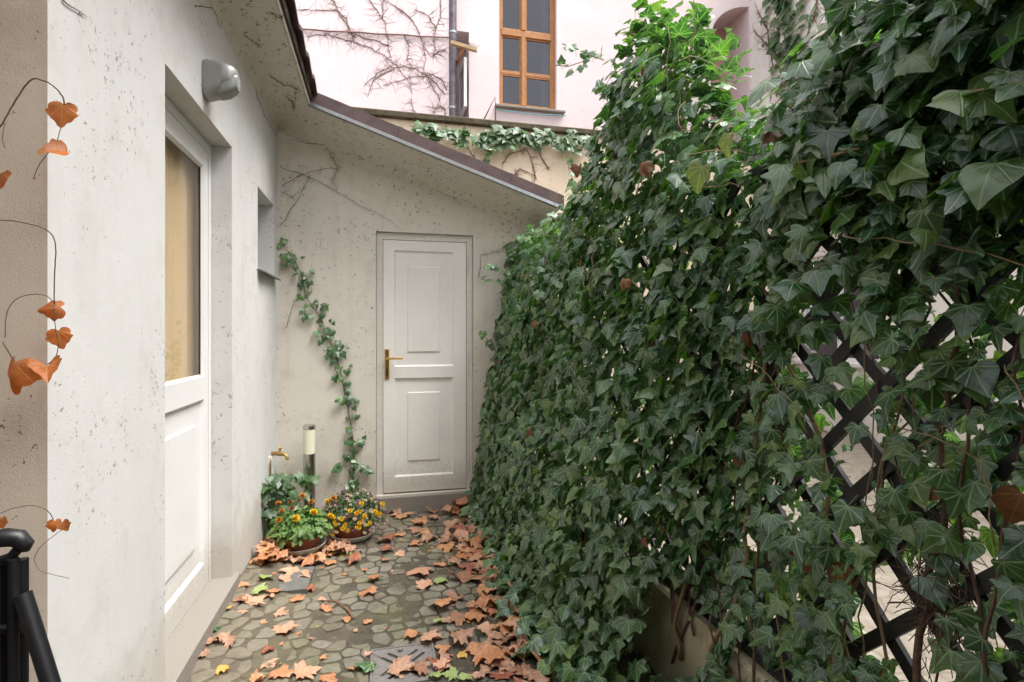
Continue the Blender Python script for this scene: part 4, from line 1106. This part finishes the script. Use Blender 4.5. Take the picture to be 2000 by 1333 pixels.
# --- flower pots
def pot(name, label, x, y, r0, r1, h, saucer_r):
    z = gz(x, y)+.006
    t = thing(name, label, 'potted plant', (x, y, z), 'chrysanthemums in terracotta bowls')
    MB().lathe([(saucer_r*.72, 0), (saucer_r*.96, .034), (saucer_r, .046), (saucer_r*.965, .046), (saucer_r*.70, .008), (0, .008)], (0, 0, 0), 32).build('saucer', 'saucer', t, smooth=True, auto=40)
    MB().lathe([(r0, .009), (r1*.97, h-.022), (r1*1.03, h-.020), (r1*1.05, h), (r1*.98, h), (r1*.94, h-.03), (0, h-.025)], (0, 0, 0), 32).build('pot', 'terracotta', t, smooth=True, auto=40)
    MB().lathe([(r1*.935, h-.022), (0, h-.012)], (0, 0, 0), 24).build('soil', 'soil', t, smooth=True)
    return t, z
def pompom(rad, layers, np_, mat, name, flat=.6):
    b = MB()
    for l in range(layers):
        el = R(10 + 75*l/max(1, layers-1)); m_ = max(4, int(np_*math.cos(el)+2))
        for k in range(m_):
            az = 2*math.pi*k/m_ + l*.4 + random.uniform(-.1, .1); rr = rad*random.uniform(.85, 1.1)
            d = Vector((math.cos(az)*math.cos(el), math.sin(az)*math.cos(el), math.sin(el)*flat)); s_ = Vector((-math.sin(az), math.cos(az), 0))
            w_ = rad*.23; a0 = d*rr*.15; a1 = d*rr*.75; a2 = d*rr + Vector((0, 0, rad*.08))
            b.poly([a0, a1 - s_*w_, a2, a1 + s_*w_])
    return b
def flower(proto, p, n, parent, s=1.0):
    o = proto.copy(); COL.objects.link(o); n = Vector(n).normalized(); q = n.to_track_quat('Z', 'Y')
    o.parent = parent; o.matrix_basis = Matrix.LocRotScale(p, q, (s, s, s)); return o
def proto_flower(rad, layers, np_, mat, flat=1.0):
    o = pompom(rad, layers, np_, mat, 'flower_head', flat).build('flower_head', mat, smooth=False); COL.objects.unlink(o); return o
F1 = [proto_flower(.024, 7, 17, 'petal_yellow'), proto_flower(.022, 6, 14, 'petal_ochre'), proto_flower(.02, 4, 9, 'petal_dry', .9)]
t1, z1 = pot('flower_pot', 'terracotta bowl with large orange-yellow chrysanthemums standing among dry leaves', -.49, 3.62, .095, .134, .105, .152)
items = []
for i in range(420):
    a = random.uniform(0, 6.283); rr = .165*math.sqrt(random.random()); hh = .125 + .13*random.random()*(1-.5*(rr/.165)**2)
    p = Vector((t1.location.x + rr*math.cos(a), t1.location.y + rr*math.sin(a), z1 + hh))
    n = Vector((math.cos(a)*rr*4, math.sin(a)*rr*4, .9)) + rnd3(.35); t = Vector((math.cos(a), math.sin(a), random.gauss(-.1, .4)))+rnd3(.3)
    items.append((random.randrange(3), leaf_matrix(p, n, t, random.uniform(.035, .062)), random.random()))
leaf_mass('foliage', 'mum', items, 'mum_leaf', t1)
def px_at(u, v, t, dy=0.0): return PY(u, v, t.location.y+dy) - t.location
fl1 = [(612, 1003, 0, -.08), (578, 1014, 0, -.1), (551, 1000, 1, -.05), (545, 985, 1, .05), (546, 1017, 1, -.1), (568, 982, 2, .05), (571, 995, 2, 0), (590, 970, 1, .08), (585, 980, 2, .05), (609, 982, 1, .05), (641, 982, 0, .1), (637, 1015, 2, 0), (645, 1010, 0, 0), (592, 1040, 2, -.12), (555, 1050, 2, -.1), (650, 975, 1, .1)]
st = MB()
for (u, v, k, dy) in fl1:
    p = px_at(u, v, t1, dy); flower(F1[k], p, Vector((p.x*2, p.y*2-.25, .8))+rnd3(.2), t1, random.uniform(.95, 1.2))
    base = Vector((p.x*.3, p.y*.3, .09)); st.tube([base, base.lerp(p, .6)+Vector((0, 0, .02)), p], .0022, 5)
for i in range(26):
    a = random.uniform(0, 6.283); rr = random.uniform(.05, .16); p = Vector((rr*math.cos(a), rr*math.sin(a), .22)); st.tube([Vector((p.x*.3, p.y*.3, .08)), p], .002, 4)
st.build('stems', 'green_stem', t1, smooth=True)
F2 = [proto_flower(.0145, 5, 11, 'petal_yellow'), proto_flower(.011, 3, 6, 'petal_purple', .9), proto_flower(.012, 3, 7, 'petal_buff', .9)]
t2, z2 = pot('flower_pot', 'terracotta bowl with a round cushion of small fading yellow and purple chrysanthemums', -.19, 3.80, .10, .138, .115, .146)
items = []
def dome(a, f, k=1.0):
    rr = .215*math.sin(f*math.pi/2)*k; hh = .11 + .20*math.cos(f*math.pi/2)*k
    return Vector((rr*math.cos(a), rr*math.sin(a), hh))
for i in range(900):
    a = random.uniform(0, 6.283); f = random.random()**.6*.98; p = dome(a, f, random.uniform(.75, 1.0))
    n = Vector((p.x*3, p.y*3, p.z-.05)) + rnd3(.15); t = Vector((p.x, p.y, .05)) + rnd3(.15)
    items.append((random.randrange(3), leaf_matrix(p + t2.location, n, t, random.uniform(.018, .034)), random.random()))
leaf_mass('foliage', 'mum', items, 'mum_leaf_dark', t2)
for i in range(210):
    a = random.uniform(0, 6.283); f = math.sqrt(random.random())*1.05; p = dome(a, f, random.uniform(.98, 1.06))
    hi = p.z > .235 or p.x > .15
    q = random.random()
    k = (1 if q < .55 else 2) if hi else (0 if q < .20 else (2 if q < .62 else 1))
    if k == 1 and not hi and random.random() < .5: continue
    flower(F2[k], p, Vector((p.x*2, p.y*2-.1, p.z))+rnd3(.1), t2, random.uniform(.8, 1.25))
for (u, v) in ((706, 984), (702, 1000), (696, 1003), (709, 1015), (733, 999), (736, 1005), (712, 1008), (741, 1004), (684, 998), (747, 985)):
    p = px_at(u, v, t2, -.17); flower(F2[0], p, (.2, -.9, .5), t2, 1.15)

# --- ivy seedling bush by the tap and the ivy strand on the back wall
iv = thing('ivy_clump', 'clump of blue-green ivy behind the flower pots under the tap', 'ivy', (-.62, 3.9, 0))
cl = []
for i in range(150):
    v = random.uniform(925, 1065); u = random.uniform(512, 560) + (v < 1010)*random.uniform(0, 50)*(random.random() < .4); y = random.uniform(3.78, 4.08)
    p = PY(u, v, y)
    if p.z < gz(p.x, p.y)+.02 or p.x < LX+.02: continue
    cl.append((p, leaf_matrix(p, Vector((.2, -.8, .7))+rnd3(.35), Vector((random.gauss(0, .5), -.2, -.8)), random.uniform(.045, .085))))
for (u, v) in ((585, 933), (613, 932), (563, 952), (596, 962), (558, 965), (548, 965)):
    p = PY(u, v, 3.98); cl.append((p, leaf_matrix(p, Vector((.1, -.8, .6))+rnd3(.2), Vector((.3, -.2, -.8)), .075)))
for (p, m) in cl: leaf_obj('ivy', random.randrange(8), 'ivy_far', m, iv)
for i in range(12):
    a = Vector((random.uniform(-.72, -.55), random.uniform(3.85, 4.05), .03)); c = PY(random.uniform(520, 590), random.uniform(940, 990), 3.98)
    keep(MB().tube([a, a.lerp(c, .5)+rnd3(.03), c], .003, 5).build('stem', 'vine_wood', smooth=True), iv)

def strand(name, label, px, plane, leaves, s0, s1, mat='ivy_leaf', r=.004, nrm=(0, -1, .35), stemmat='vine_wood', spread=14):
    t = thing(name, label, 'ivy', tuple(plane(*px[-1])))
    pts = [plane(*p) for p in px]
    keep(MB().tube(pts, [r*(1-.6*(1-i/len(pts))) for i in range(len(pts))], 6).build('stem', stemmat, smooth=True), t)
    for k in range(leaves):
        f = random.random()**.9*(len(px)-1); i = int(f); g = f-i
        u = px[i][0]*(1-g)+px[min(i+1, len(px)-1)][0]*g + random.gauss(0, spread*(.35+.65*math.sin(math.pi*f/(len(px)-1)))); v = px[i][1]*(1-g)+px[min(i+1, len(px)-1)][1]*g + random.gauss(0, 8)
        p = plane(u, v) + Vector(nrm)*random.uniform(.0, .025)
        leaf_obj('ivy', random.randrange(8), mat, leaf_matrix(p, Vector(nrm)+rnd3(.3), Vector((random.gauss(0, .6), 0, -1)), random.uniform(s0, s1)), t)
    return t
back = lambda u, v: PY(u, v, BY-.012)
stv = strand('ivy_strand', 'slender ivy strand climbing the back wall beside the cream door', [(549, 462), (556, 485), (572, 500), (590, 540), (596, 575), (612, 600), (628, 625), (642, 660), (654, 690), (664, 720), (672, 760), (680, 800), (688, 850), (692, 890), (690, 925), (689, 952)], back, 118, .028, .062, 'ivy_leaf', .005)
for (u, v, s, tx) in ((664, 910, .075, -1), (715, 915, .07, 1), (668, 905, .05, -1)):
    leaf_obj('ivy', 2, 'ivy_leaf', leaf_matrix(back(u, v)+Vector((0, -.03, 0)), Vector((.1*tx, -1, .5)), Vector((tx, 0, -.7)), s), stv)
for (a, c) in (((689, 935), (664, 908)), ((690, 938), (712, 912))):
    keep(MB().tube([back(*a), back((a[0]+c[0])/2, c[1]+6)+Vector((0, -.02, 0)), back(*c)+Vector((0, -.03, 0))], .002, 5).build('stem', 'vine_wood', smooth=True), stv)
fs = strand('ivy_fringe', 'fringe of ivy hanging from the mossy coping of the garden wall', [(800, 246), (850, 258), (900, 264), (950, 272), (985, 262), (1040, 268), (1090, 272), (1150, 275)], lambda u, v: PY(u, v, GY-.07), 170, .06, .125, 'ivy_far', .008, (0, -1, .5), 'vine_wood', 20)
for (u, v) in ((968, 275), (963, 288), (956, 300), (951, 312), (975, 268), (990, 280), (1000, 284)):
    leaf_obj('ivy', random.randrange(8), 'ivy_far', leaf_matrix(PY(u, v, GY-.1), Vector((0, -1, .5))+rnd3(.3), Vector((random.gauss(-.3, .4), 0, -1)), .09), fs)
strand('ivy_curtain', 'ivy hanging down the pale courtyard house wall', [(1525, -60), (1535, 0), (1540, 60), (1545, 120), (1560, 200), (1565, 270)], lambda u, v: PX(u, v, CXW-.05), 230, .09, .18, 'ivy_far', .01, (-1, -.2, .5), 'vine_wood', 22)

# --- bare creepers on the walls
def creeper(name, label, lines, plane, r, mat, nrm, twigs=0, tl=30, sub=True):
    t = thing(name, label, 'creeper', tuple(plane(*lines[0][-1])))
    nv = Vector(nrm)
    for ln in lines:
        # resample with a slight wander
        pts = []
        for i in range(len(ln)-1):
            for k in range(4):
                f = k/4; pts.append((ln[i][0]*(1-f)+ln[i+1][0]*f+random.gauss(0, .9), ln[i][1]*(1-f)+ln[i+1][1]*f+random.gauss(0, .9)))
        pts.append(ln[-1])
        n_ = len(pts)
        keep(MB().tube([plane(*p)+nv*r for p in pts], [r*(1-.65*k/n_) for k in range(n_)], 5).build('stem', mat, smooth=True), t)
        tw = MB(); cnt = 0
        for k in range(int(twigs*n_/10)):
            i = random.randrange(n_-1); p = Vector(pts[i]).to_2d(); a = random.uniform(0, 6.283); l = random.uniform(.2, 1)*tl
            q = [p]; 
            for m_ in range(5):
                a += random.gauss(0, .35); q.append(q[-1] + Vector((math.cos(a), math.sin(a)))*l/5)
            tw.tube([plane(*x)+nv*r*.4 for x in q], [r*.34, r*.30, r*.26, r*.2, r*.15, r*.08], 3, False); cnt += 1
        if cnt: keep(tw.build('twigs', mat), t)['kind'] = 'stuff'
    return t
wing = lambda u, v: PY(u, v, KY-.12)
creeper('bare_creeper', 'bare leafless creeper branching over the pale pink wall', [
    [(648, -10), (660, 20), (678, 40), (688, 70), (690, 82), (720, 92), (750, 108), (775, 130), (800, 165), (805, 185)],
    [(748, -10), (748, 30), (755, 65), (758, 90), (762, 115)],
    [(716, -10), (735, 20), (748, 40)], [(772, 12), (800, 35), (818, 60), (826, 90), (832, 110), (828, 140)],
    [(862, 0), (860, 35), (850, 60), (848, 85), (850, 100), (845, 115)], [(870, 185), (850, 160), (830, 145), (810, 135), (790, 132), (760, 132), (735, 145), (715, 165)],
    [(688, 82), (670, 78), (640, 68), (610, 70), (600, 75)], [(872, 175), (865, 158), (845, 146), (825, 143)], [(860, 195), (845, 170), (835, 150), (810, 150), (780, 158), (750, 167)],
    [(690, 70), (660, 22), (620, 20), (575, 20)], [(760, 90), (735, 80), (710, 74), (690, 66)], [(870, 98), (855, 102), (846, 110)], [(852, 55), (835, 30), (808, 18)],
    [(770, 135), (745, 145), (728, 160), (718, 190)], [(790, 70), (800, 90), (795, 115), (805, 130)], [(812, 235), (806, 215), (804, 190)], [(868, 232), (870, 215), (860, 208), (850, 212), (848, 222)]],
    wing, .0065, 'vine_dead', (0, -1, 0), 22, 34)
creeper('bare_creeper', 'thin bare creeper stems spreading over the cream wall and soffit above the door', [
    [(548, 440), (575, 400), (600, 355), (604, 340)], [(550, 365), (580, 345), (610, 335), (640, 330), (670, 328)], [(553, 330), (600, 345), (650, 370), (700, 400), (760, 430), (782, 448)],
    [(640, 290), (650, 310), (660, 330), (648, 350), (660, 375)], [(560, 270), (600, 280), (640, 285), (690, 290), (705, 292)], [(550, 375), (570, 385), (600, 365)], [(560, 640), (575, 590), (590, 545)],
    [(935, 545), (940, 500), (970, 490), (985, 492)], [(700, 310), (760, 330), (820, 355), (890, 390), (900, 405)]],
    back, .002, 'vine_wood', (0, -1, 0), 22, 16)
sofp = lambda u, v: (lambda d, k: Vector((d.x*k, d.y*k, EYE+d.z*k)))(_dir(u, v), (SOF-.004-EYE)/_dir(u, v).z)
creeper('bare_creeper', 'thin bare creeper stems across the white house wall and its soffit', [
    [(440, 20), (465, 60), (500, 85), (505, 90)], [(530, 25), (545, 35), (555, 33)], [(530, 150), (555, 165), (575, 172), (588, 180)], [(560, 190), (570, 200), (575, 215), (580, 170)]],
    sofp, .0022, 'vine_wood', (0, 0, -1), 26, 14)
hwall = lambda u, v: PX(u, v, LX+.002)
creeper('bare_creeper', 'fine bare creeper threads curving down the white wall near the inner corner', [
    [(380, 12), (415, 16), (430, 55)], [(497, 140), (500, 180), (515, 225), (540, 265), (545, 280)], [(520, 190), (535, 230), (545, 265)], [(120, 0), (150, 22), (168, 33)]],
    hwall, .0018, 'vine_wood', (1, 0, 0), 14, 10)
lowg = lambda u, v: PY(u, v, GY-.002)
creeper('bare_creeper', 'bare creeper below the ivy fringe on the ochre garden wall', [
    [(940, 330), (920, 300), (900, 268), (870, 245)], [(1045, 350), (1040, 320), (1030, 295), (1010, 280)], [(1005, 345), (1015, 330), (1045, 345)], [(980, 320), (1000, 300), (1030, 290)], [(1070, 330), (1050, 295), (1035, 275)]],
    lowg, .008, 'vine_dead', (0, -1, 0), 16, 22)
creeper('bare_creeper', 'net of bare creeper stems on the pale courtyard house wall', [
    [(1475, 60), (1500, 90), (1530, 120), (1570, 140), (1620, 150)], [(1600, -10), (1590, 40), (1570, 90), (1540, 160)], [(1690, 0), (1650, 40), (1600, 100), (1570, 170)], [(1480, 20), (1500, 60), (1510, 130), (1505, 200)], [(1650, 20), (1610, 70), (1600, 130)]],
    lambda u, v: PX(u, v, CXW-.003), .012, 'vine_dead', (-1, 0, 0), 30, 30)

# --- dry vine with orange leaves at the near house corner
def smooth_line(o, n=5):
    out = []
    for i in range(len(o)-1):
        p0, p1, p2, p3 = o[max(i-1, 0)], o[i], o[i+1], o[min(i+2, len(o)-1)]
        for k in range(n):
            t = k/n; out.append(tuple(.5*((2*p1[a]) + (-p0[a]+p2[a])*t + (2*p0[a]-5*p1[a]+4*p2[a]-p3[a])*t*t + (-p0[a]+3*p1[a]-3*p2[a]+p3[a])*t**3) + random.gauss(0, .35) for a in (0, 1)))
    return out + [o[-1]]
cor = lambda u, v: PY(u, v, 1.40)
vn = thing('dry_vine', 'thin dry vine with hanging orange leaves at the near house corner', 'vine', tuple(cor(0, 700)))
for ln, r_ in (([(-30, 280), (0, 248), (25, 205), (58, 158), (85, 158), (108, 172), (123, 190), (125, 205)], .0022), ([(120, 245), (108, 282), (78, 320), (65, 350)], .0012), ([(-30, 430), (0, 430), (45, 435), (92, 450), (108, 475), (108, 510), (106, 560), (106, 595)], .0018),
              ([(106, 595), (108, 640), (114, 670), (108, 700), (92, 712)], .0012), ([(106, 592), (90, 578), (65, 575), (35, 583), (14, 610), (10, 660)], .0012), ([(5, 668), (18, 690), (28, 705)], .002),
              ([(0, 1003), (30, 992), (70, 988), (95, 1000), (104, 1015)], .0013), ([(128, 1030), (98, 1052), (78, 1070), (66, 1093)], .001), ([(66, 1093), (78, 1115), (105, 1123), (135, 1130)], .0008), ([(10, 240), (5, 270), (10, 290)], .001)):
    keep(MB().tube([cor(*p) for p in smooth_line(ln)], r_*.75, 5).build('stem', 'vine_wood', smooth=True), vn)
for (u, v, s, k, n, t) in ((124, 205, .062, 0, (.1, -1, .1), (-.1, 0, -1)), (125, 303, .055, 3, (.3, -.6, .7), (-1, 0, -.6)), (8, 338, .055, 0, (-.6, -.8, .3), (-.2, 0, -1)), (118, 600, .05, 1, (.3, -1, .3), (-1, 0, -.2)), (114, 646, .05, 0, (.2, -1, .1), (.2, 0, -1)),
                           (92, 714, .062, 3, (.1, -.6, .8), (.25, -.4, -.6)), (26, 706, .085, 1, (-.3, -1, .2), (-.1, 0, -1)), (108, 1018, .03, 1, (.6, -.7, .1), (-.1, 0, -1)), (122, 1020, .028, 2, (.2, -1, .1), (.4, 0, -1)), (2, 1012, .03, 2, (0, -1, 0), (0, 0, -1))):
    leaf_obj('vit', k, 'vine_orange', leaf_matrix(cor(u, v), Vector(n), Vector(t), s*.84), vn)

# --- folded black garden chair at the lower left
ch = thing('folding_chair', 'folded black garden chair leaning at the near house corner', 'chair', (-1.0, 1.2, 0))
cp = lambda u, v, Y=1.18: PY(u, v, Y)
for (u, Y) in ((-32, 1.18), (-14, 1.16), (6, 1.20), (26, 1.17), (44, 1.19)):
    a = cp(u, 1092, Y); keep(MB().tube([(a.x, a.y, .01), (a.x, a.y, a.z*.5), (a.x, a.y, a.z)], .0095, 10).build('slat', 'black_metal', smooth=True, auto=50), ch)
a, c = cp(44, 1160, 1.16), cp(102, 1345, 1.13); d = (c-a); e = a + d*((a.z-.012)/(a.z-c.z))
keep(MB().tube([a, e], .014, 10).build('leg', 'black_metal', smooth=True, auto=50), ch)
keep(MB().tube([cp(-60, 1075), cp(-20, 1056), cp(10, 1050), cp(36, 1052), cp(50, 1066), cp(48, 1076)], [.016, .017, .017, .016, .014, .008], 10).build('armrest', 'black_metal', smooth=True, auto=50), ch)
keep(MB().tube([cp(-60, 1100), cp(0, 1096), cp(22, 1088), cp(36, 1072)], .009, 8).build('bracket', 'black_metal', smooth=True, auto=50), ch)
keep(MB().tube([cp(-50, 1230), cp(46, 1228)], .008, 8).build('crossbar', 'black_metal', smooth=True, auto=50), ch)

# --- twig on the cobbles
c5 = lambda x, y: (350+x/2.597, 900+y/2.597)
def gp(u, v, dz=.0):
    p = PG(u, v, 0)
    for _ in range(3): p = PG(u, v, gz(p.x, p.y)+.006+dz)
    return p
b = MB().tube([gp(*c5(x, y), .006) for x, y in ((748, 712), (790, 712), (830, 735), (862, 765), (880, 800))], [.003, .0035, .004, .004, .006], 6)
tag(b.build('leaf_stalk', 'litter_twig', smooth=True), 'long curved brown leaf stalk lying on the open cobbles', 'stalk')

# ------------------------------------------------------------------ fallen leaves, one by one
MATN = {'o': 'fall_orange', 'p': 'fall_pale', 'b': 'fall_brown', 'r': 'fall_rust', 'y': 'fall_yellow', 'g': 'fall_green', 'd': 'ivy_leaf'}
COLN = {'o': 'orange tan', 'p': 'pale pinkish', 'b': 'brown', 'r': 'rust red', 'y': 'yellow', 'g': 'pale green', 'd': 'dark green ivy'}
FL = []
def place_leaf(x, y, s, c, lift=0.0, flat=None, where=None):
    kind = 'maple' if c != 'd' else 'ivy'; k = random.randrange(8)
    if flat: k = random.choice((0, 1, 3, 5)) if kind == 'maple' else 0
    V = T[kind][k][0]
    n = Vector((random.gauss(0, .10), random.gauss(0, .10), 1)); a = random.uniform(0, 6.283); t = Vector((math.cos(a), math.sin(a), 0))
    m = leaf_matrix((0, 0, 0), n, t, s, random.uniform(.9, 1.1))
    A = np.array(m)[:3, :3]; W_ = V @ A.T; ctr = W_.mean(axis=0); zl = W_[:, 2].min()
    z = gz(x, y) + .0045 + lift - zl
    m.translation = (x-ctr[0], y-ctr[1], z)
    heap = where is not None
    if where is None:
        where = 'in the litter at the foot of the ivy' if x > .42 else ('heaped round the flower pots' if (x < -.05 and y > 3.35) else ('by the back door step' if y > 3.6 else 'on the open cobbles'))
    o = leaf_obj(kind, k, MATN[c], m, None, 'fallen_leaf')
    shape = 'maple leaf' if c != 'd' else 'leaf'
    tag(o, '%s fallen %s lying %s' % (COLN[c], shape, where), 'leaf', '%s fallen leaves %s' % (COLN[c], where))
    o['_c'] = (x, y, s, k); FL.append((o, c, x, y, s, k, where)); del o['_c']
    return o
LV = [(590,585,140,'p'),(540,607,60,'p'),(655,658,70,'r'),(440,600,80,'g'),(410,660,85,'g'),(480,665,70,'o'),(455,695,60,'p'),(380,720,110,'p'),(315,710,80,'b'),(320,635,70,'o'),(250,750,40,'y'),(320,770,40,'p'),
(600,705,70,'o'),(510,778,65,'p'),(425,825,40,'o'),(540,862,120,'p'),(180,855,55,'d'),(215,915,90,'b'),(160,920,80,'b'),(255,930,80,'b'),(120,985,70,'b'),(140,805,45,'o'),(450,968,65,'r'),(335,995,25,'p'),(455,1040,75,'p'),(515,1085,120,'o'),
(640,1080,145,'p'),(225,1070,75,'y'),(400,1118,90,'o'),(750,752,65,'o'),(725,705,45,'p'),(960,675,90,'o'),(955,822,50,'o'),(850,812,50,'o'),(880,510,110,'r'),(845,480,70,'g'),(765,525,65,'o'),(995,605,80,'o'),
(1045,510,50,'o'),(940,555,30,'o'),(1120,480,60,'p'),(1050,460,70,'r'),(1050,410,90,'r'),(1190,428,65,'o'),(1120,380,55,'o'),(1225,575,125,'p'),(1240,635,95,'p'),(1330,617,80,'g'),(1440,600,135,'b'),(1325,530,60,'o'),
(1390,523,65,'g'),(1360,445,100,'o'),(1440,490,85,'o'),(1390,495,40,'o'),(1330,745,135,'o'),(1400,705,100,'b'),(1400,810,120,'b'),(1500,795,130,'o'),(1320,820,60,'g'),(1180,895,85,'o'),(1280,905,125,'p'),(1430,915,145,'b'),
(1340,960,85,'o'),(1440,990,60,'y'),(1575,885,80,'d'),(1700,850,140,'o'),(1640,915,110,'b'),(1730,900,110,'r'),(1710,985,150,'b'),(1590,1020,180,'o'),(1740,1075,115,'b'),(1870,1060,130,'o'),(1130,1060,150,'b'),(1225,1065,110,'b'),
(1330,1050,110,'r'),(1350,1000,85,'b'),(960,1055,115,'d'),(1300,1100,80,'g'),(1380,1090,90,'g'),(1450,1110,80,'g'),(1520,1100,75,'b'),(760,1115,100,'o'),(880,1058,35,'o'),(730,1000,40,'o'),(955,985,40,'p'),(520,930,25,'o'),(605,885,35,'o'),(895,865,30,'p'),
(1130,285,95,'o'),(1100,270,70,'b'),(1220,320,85,'o'),(1210,360,95,'b'),(1240,380,70,'o'),(1290,265,60,'o'),(1290,300,60,'b'),(1360,240,110,'o'),(1400,230,130,'o'),(1440,250,110,'o'),(1410,262,100,'r'),(1540,262,110,'o'),(1520,285,100,'r'),(1410,365,105,'r'),
(1480,360,95,'b'),(1540,415,120,'o'),(1560,475,125,'r'),(1500,440,100,'o'),(1640,530,115,'p'),(1720,500,115,'o'),(1700,590,95,'p'),(1600,560,90,'o'),(1680,560,90,'b'),(1620,620,90,'b'),(1580,390,100,'o'),(1610,640,80,'o'),(1760,560,90,'o'),(1570,750,60,'y'),(1480,730,50,'b'),
(1800,1100,110,'b'),(1640,1090,110,'r'),(1900,1010,120,'o'),(1950,960,90,'o'),(1960,1080,110,'b'),(1560,970,110,'b'),(1850,830,90,'b'),(1530,540,70,'r')]
for (x, y, w_, c) in LV:
    p = gp(*c5(x, y)); d = proj(p)[2]
    place_leaf(p.x, p.y, w_/2.597*d/F/1.12, c, random.uniform(0, .004), flat=(w_ < 60 or c in 'pg'))
# heaps: round the pots, along the wall, and along the ivy
for i in range(34):
    f = random.random(); x = -.70 + abs(random.gauss(0, .05)) + .16*f*random.random(); y = 3.36 + .52*f
    place_leaf(x, y, random.uniform(.075, .12), random.choice('oooobop'), .008*random.random()+.012*(i % 4))
for i in range(18):
    a = random.uniform(R(150), R(395)); rr = random.uniform(.17, .25); place_leaf(-.49+rr*math.cos(a), 3.62+rr*math.sin(a), random.uniform(.06, .11), random.choice('ooobr'), .010*(i % 3))
for i in range(16):
    place_leaf(random.uniform(-.36, -.20), random.uniform(3.52, 3.66), random.uniform(.07, .11), random.choice('oobp'), .012*(i % 3))
for i in range(80):
    y = 1.9 + 2.3*random.random(); x = .66 - abs(random.gauss(0, .14)) + .08*math.sin(y*5)
    place_leaf(x, y, random.uniform(.05, .115), random.choice('oobbbpppr'), .006*(i % 3))
for i in range(60):                     # small torn scraps
    x, y = random.uniform(-.6, .7), random.uniform(2.0, 4.2)
    place_leaf(x, y, random.uniform(.012, .03), random.choice('oopbby'), 0, True, 'as a small scrap on the paving')
for i in range(40):
    x, y = random.choice((random.gauss(.5, .12), random.uniform(-.5, .6))), random.uniform(2.0, 4.1); a = random.uniform(0, 6.28); l = random.uniform(.04, .13)
    z = gz(x, y)+.009; e = (x+l*math.cos(a), y+l*math.sin(a))
    o = MB().tube([(x, y, z), ((x+e[0])/2+random.gauss(0, .006), (y+e[1])/2+random.gauss(0, .006), z+.004), (e[0], e[1], gz(*e)+.009)], .0013, 4).build('leaf_stalk', 'litter_twig', smooth=True)
    tag(o, 'short thin leaf stalk strewn over the paving', 'stalk', 'thin leaf stalks strewn over the paving')

# say which leaf is which: by colour, size, curl and the landmark it lies nearest to
LM = [((.09, 2.32), 'drain cover'), ((-.5, 3.18), 'slate slab'), ((-.70, 2.55), 'granite door sill'), ((-.49, 3.62), 'orange-flowered pot'), ((-.19, 3.8), 'cushion-flowered pot'), ((.34, 4.2), 'back door step'), ((.0, 2.85), 'curved brown stalk'), ((.75, 2.1), 'low concrete wall'), ((.72, 3.0), 'middle of the ivy'), ((.70, 3.9), 'far end of the ivy')]
buck = {}
for (o, c, x, y, s, k, where) in FL:
    if 'scrap' in where: continue
    d, nm = min((math.hypot(x-p[0], y-p[1]), n) for p, n in LM)
    size = 'small' if s < .05 else ('large' if s > .095 else 'medium-sized')
    st = 'flat' if k in (0, 1, 5) else ('curled' if k in (4, 6, 7, 2) else 'wavy')
    buck.setdefault((c, size, st, nm), []).append((d, o))
for (c, size, st, nm), l in buck.items():
    l.sort(key=lambda q: q[0])
    for i, (d, o) in enumerate(l):
        od = ['nearest', 'second nearest', 'third nearest', 'fourth nearest'][i] if i < 4 else 'farther out'
        o['label'] = ('%s %s %s fallen leaf, %s to the %s' % (size, st, COLN[c], od, nm)) if i < 4 else '%s %s %s fallen leaf farther out from the %s' % (size, st, COLN[c], nm)
        o['group'] = '%s fallen leaves by the %s' % (COLN[c], nm)
        if len(l) == 1: o['label'] = '%s %s %s fallen leaf by the %s' % (size, st, COLN[c], nm)
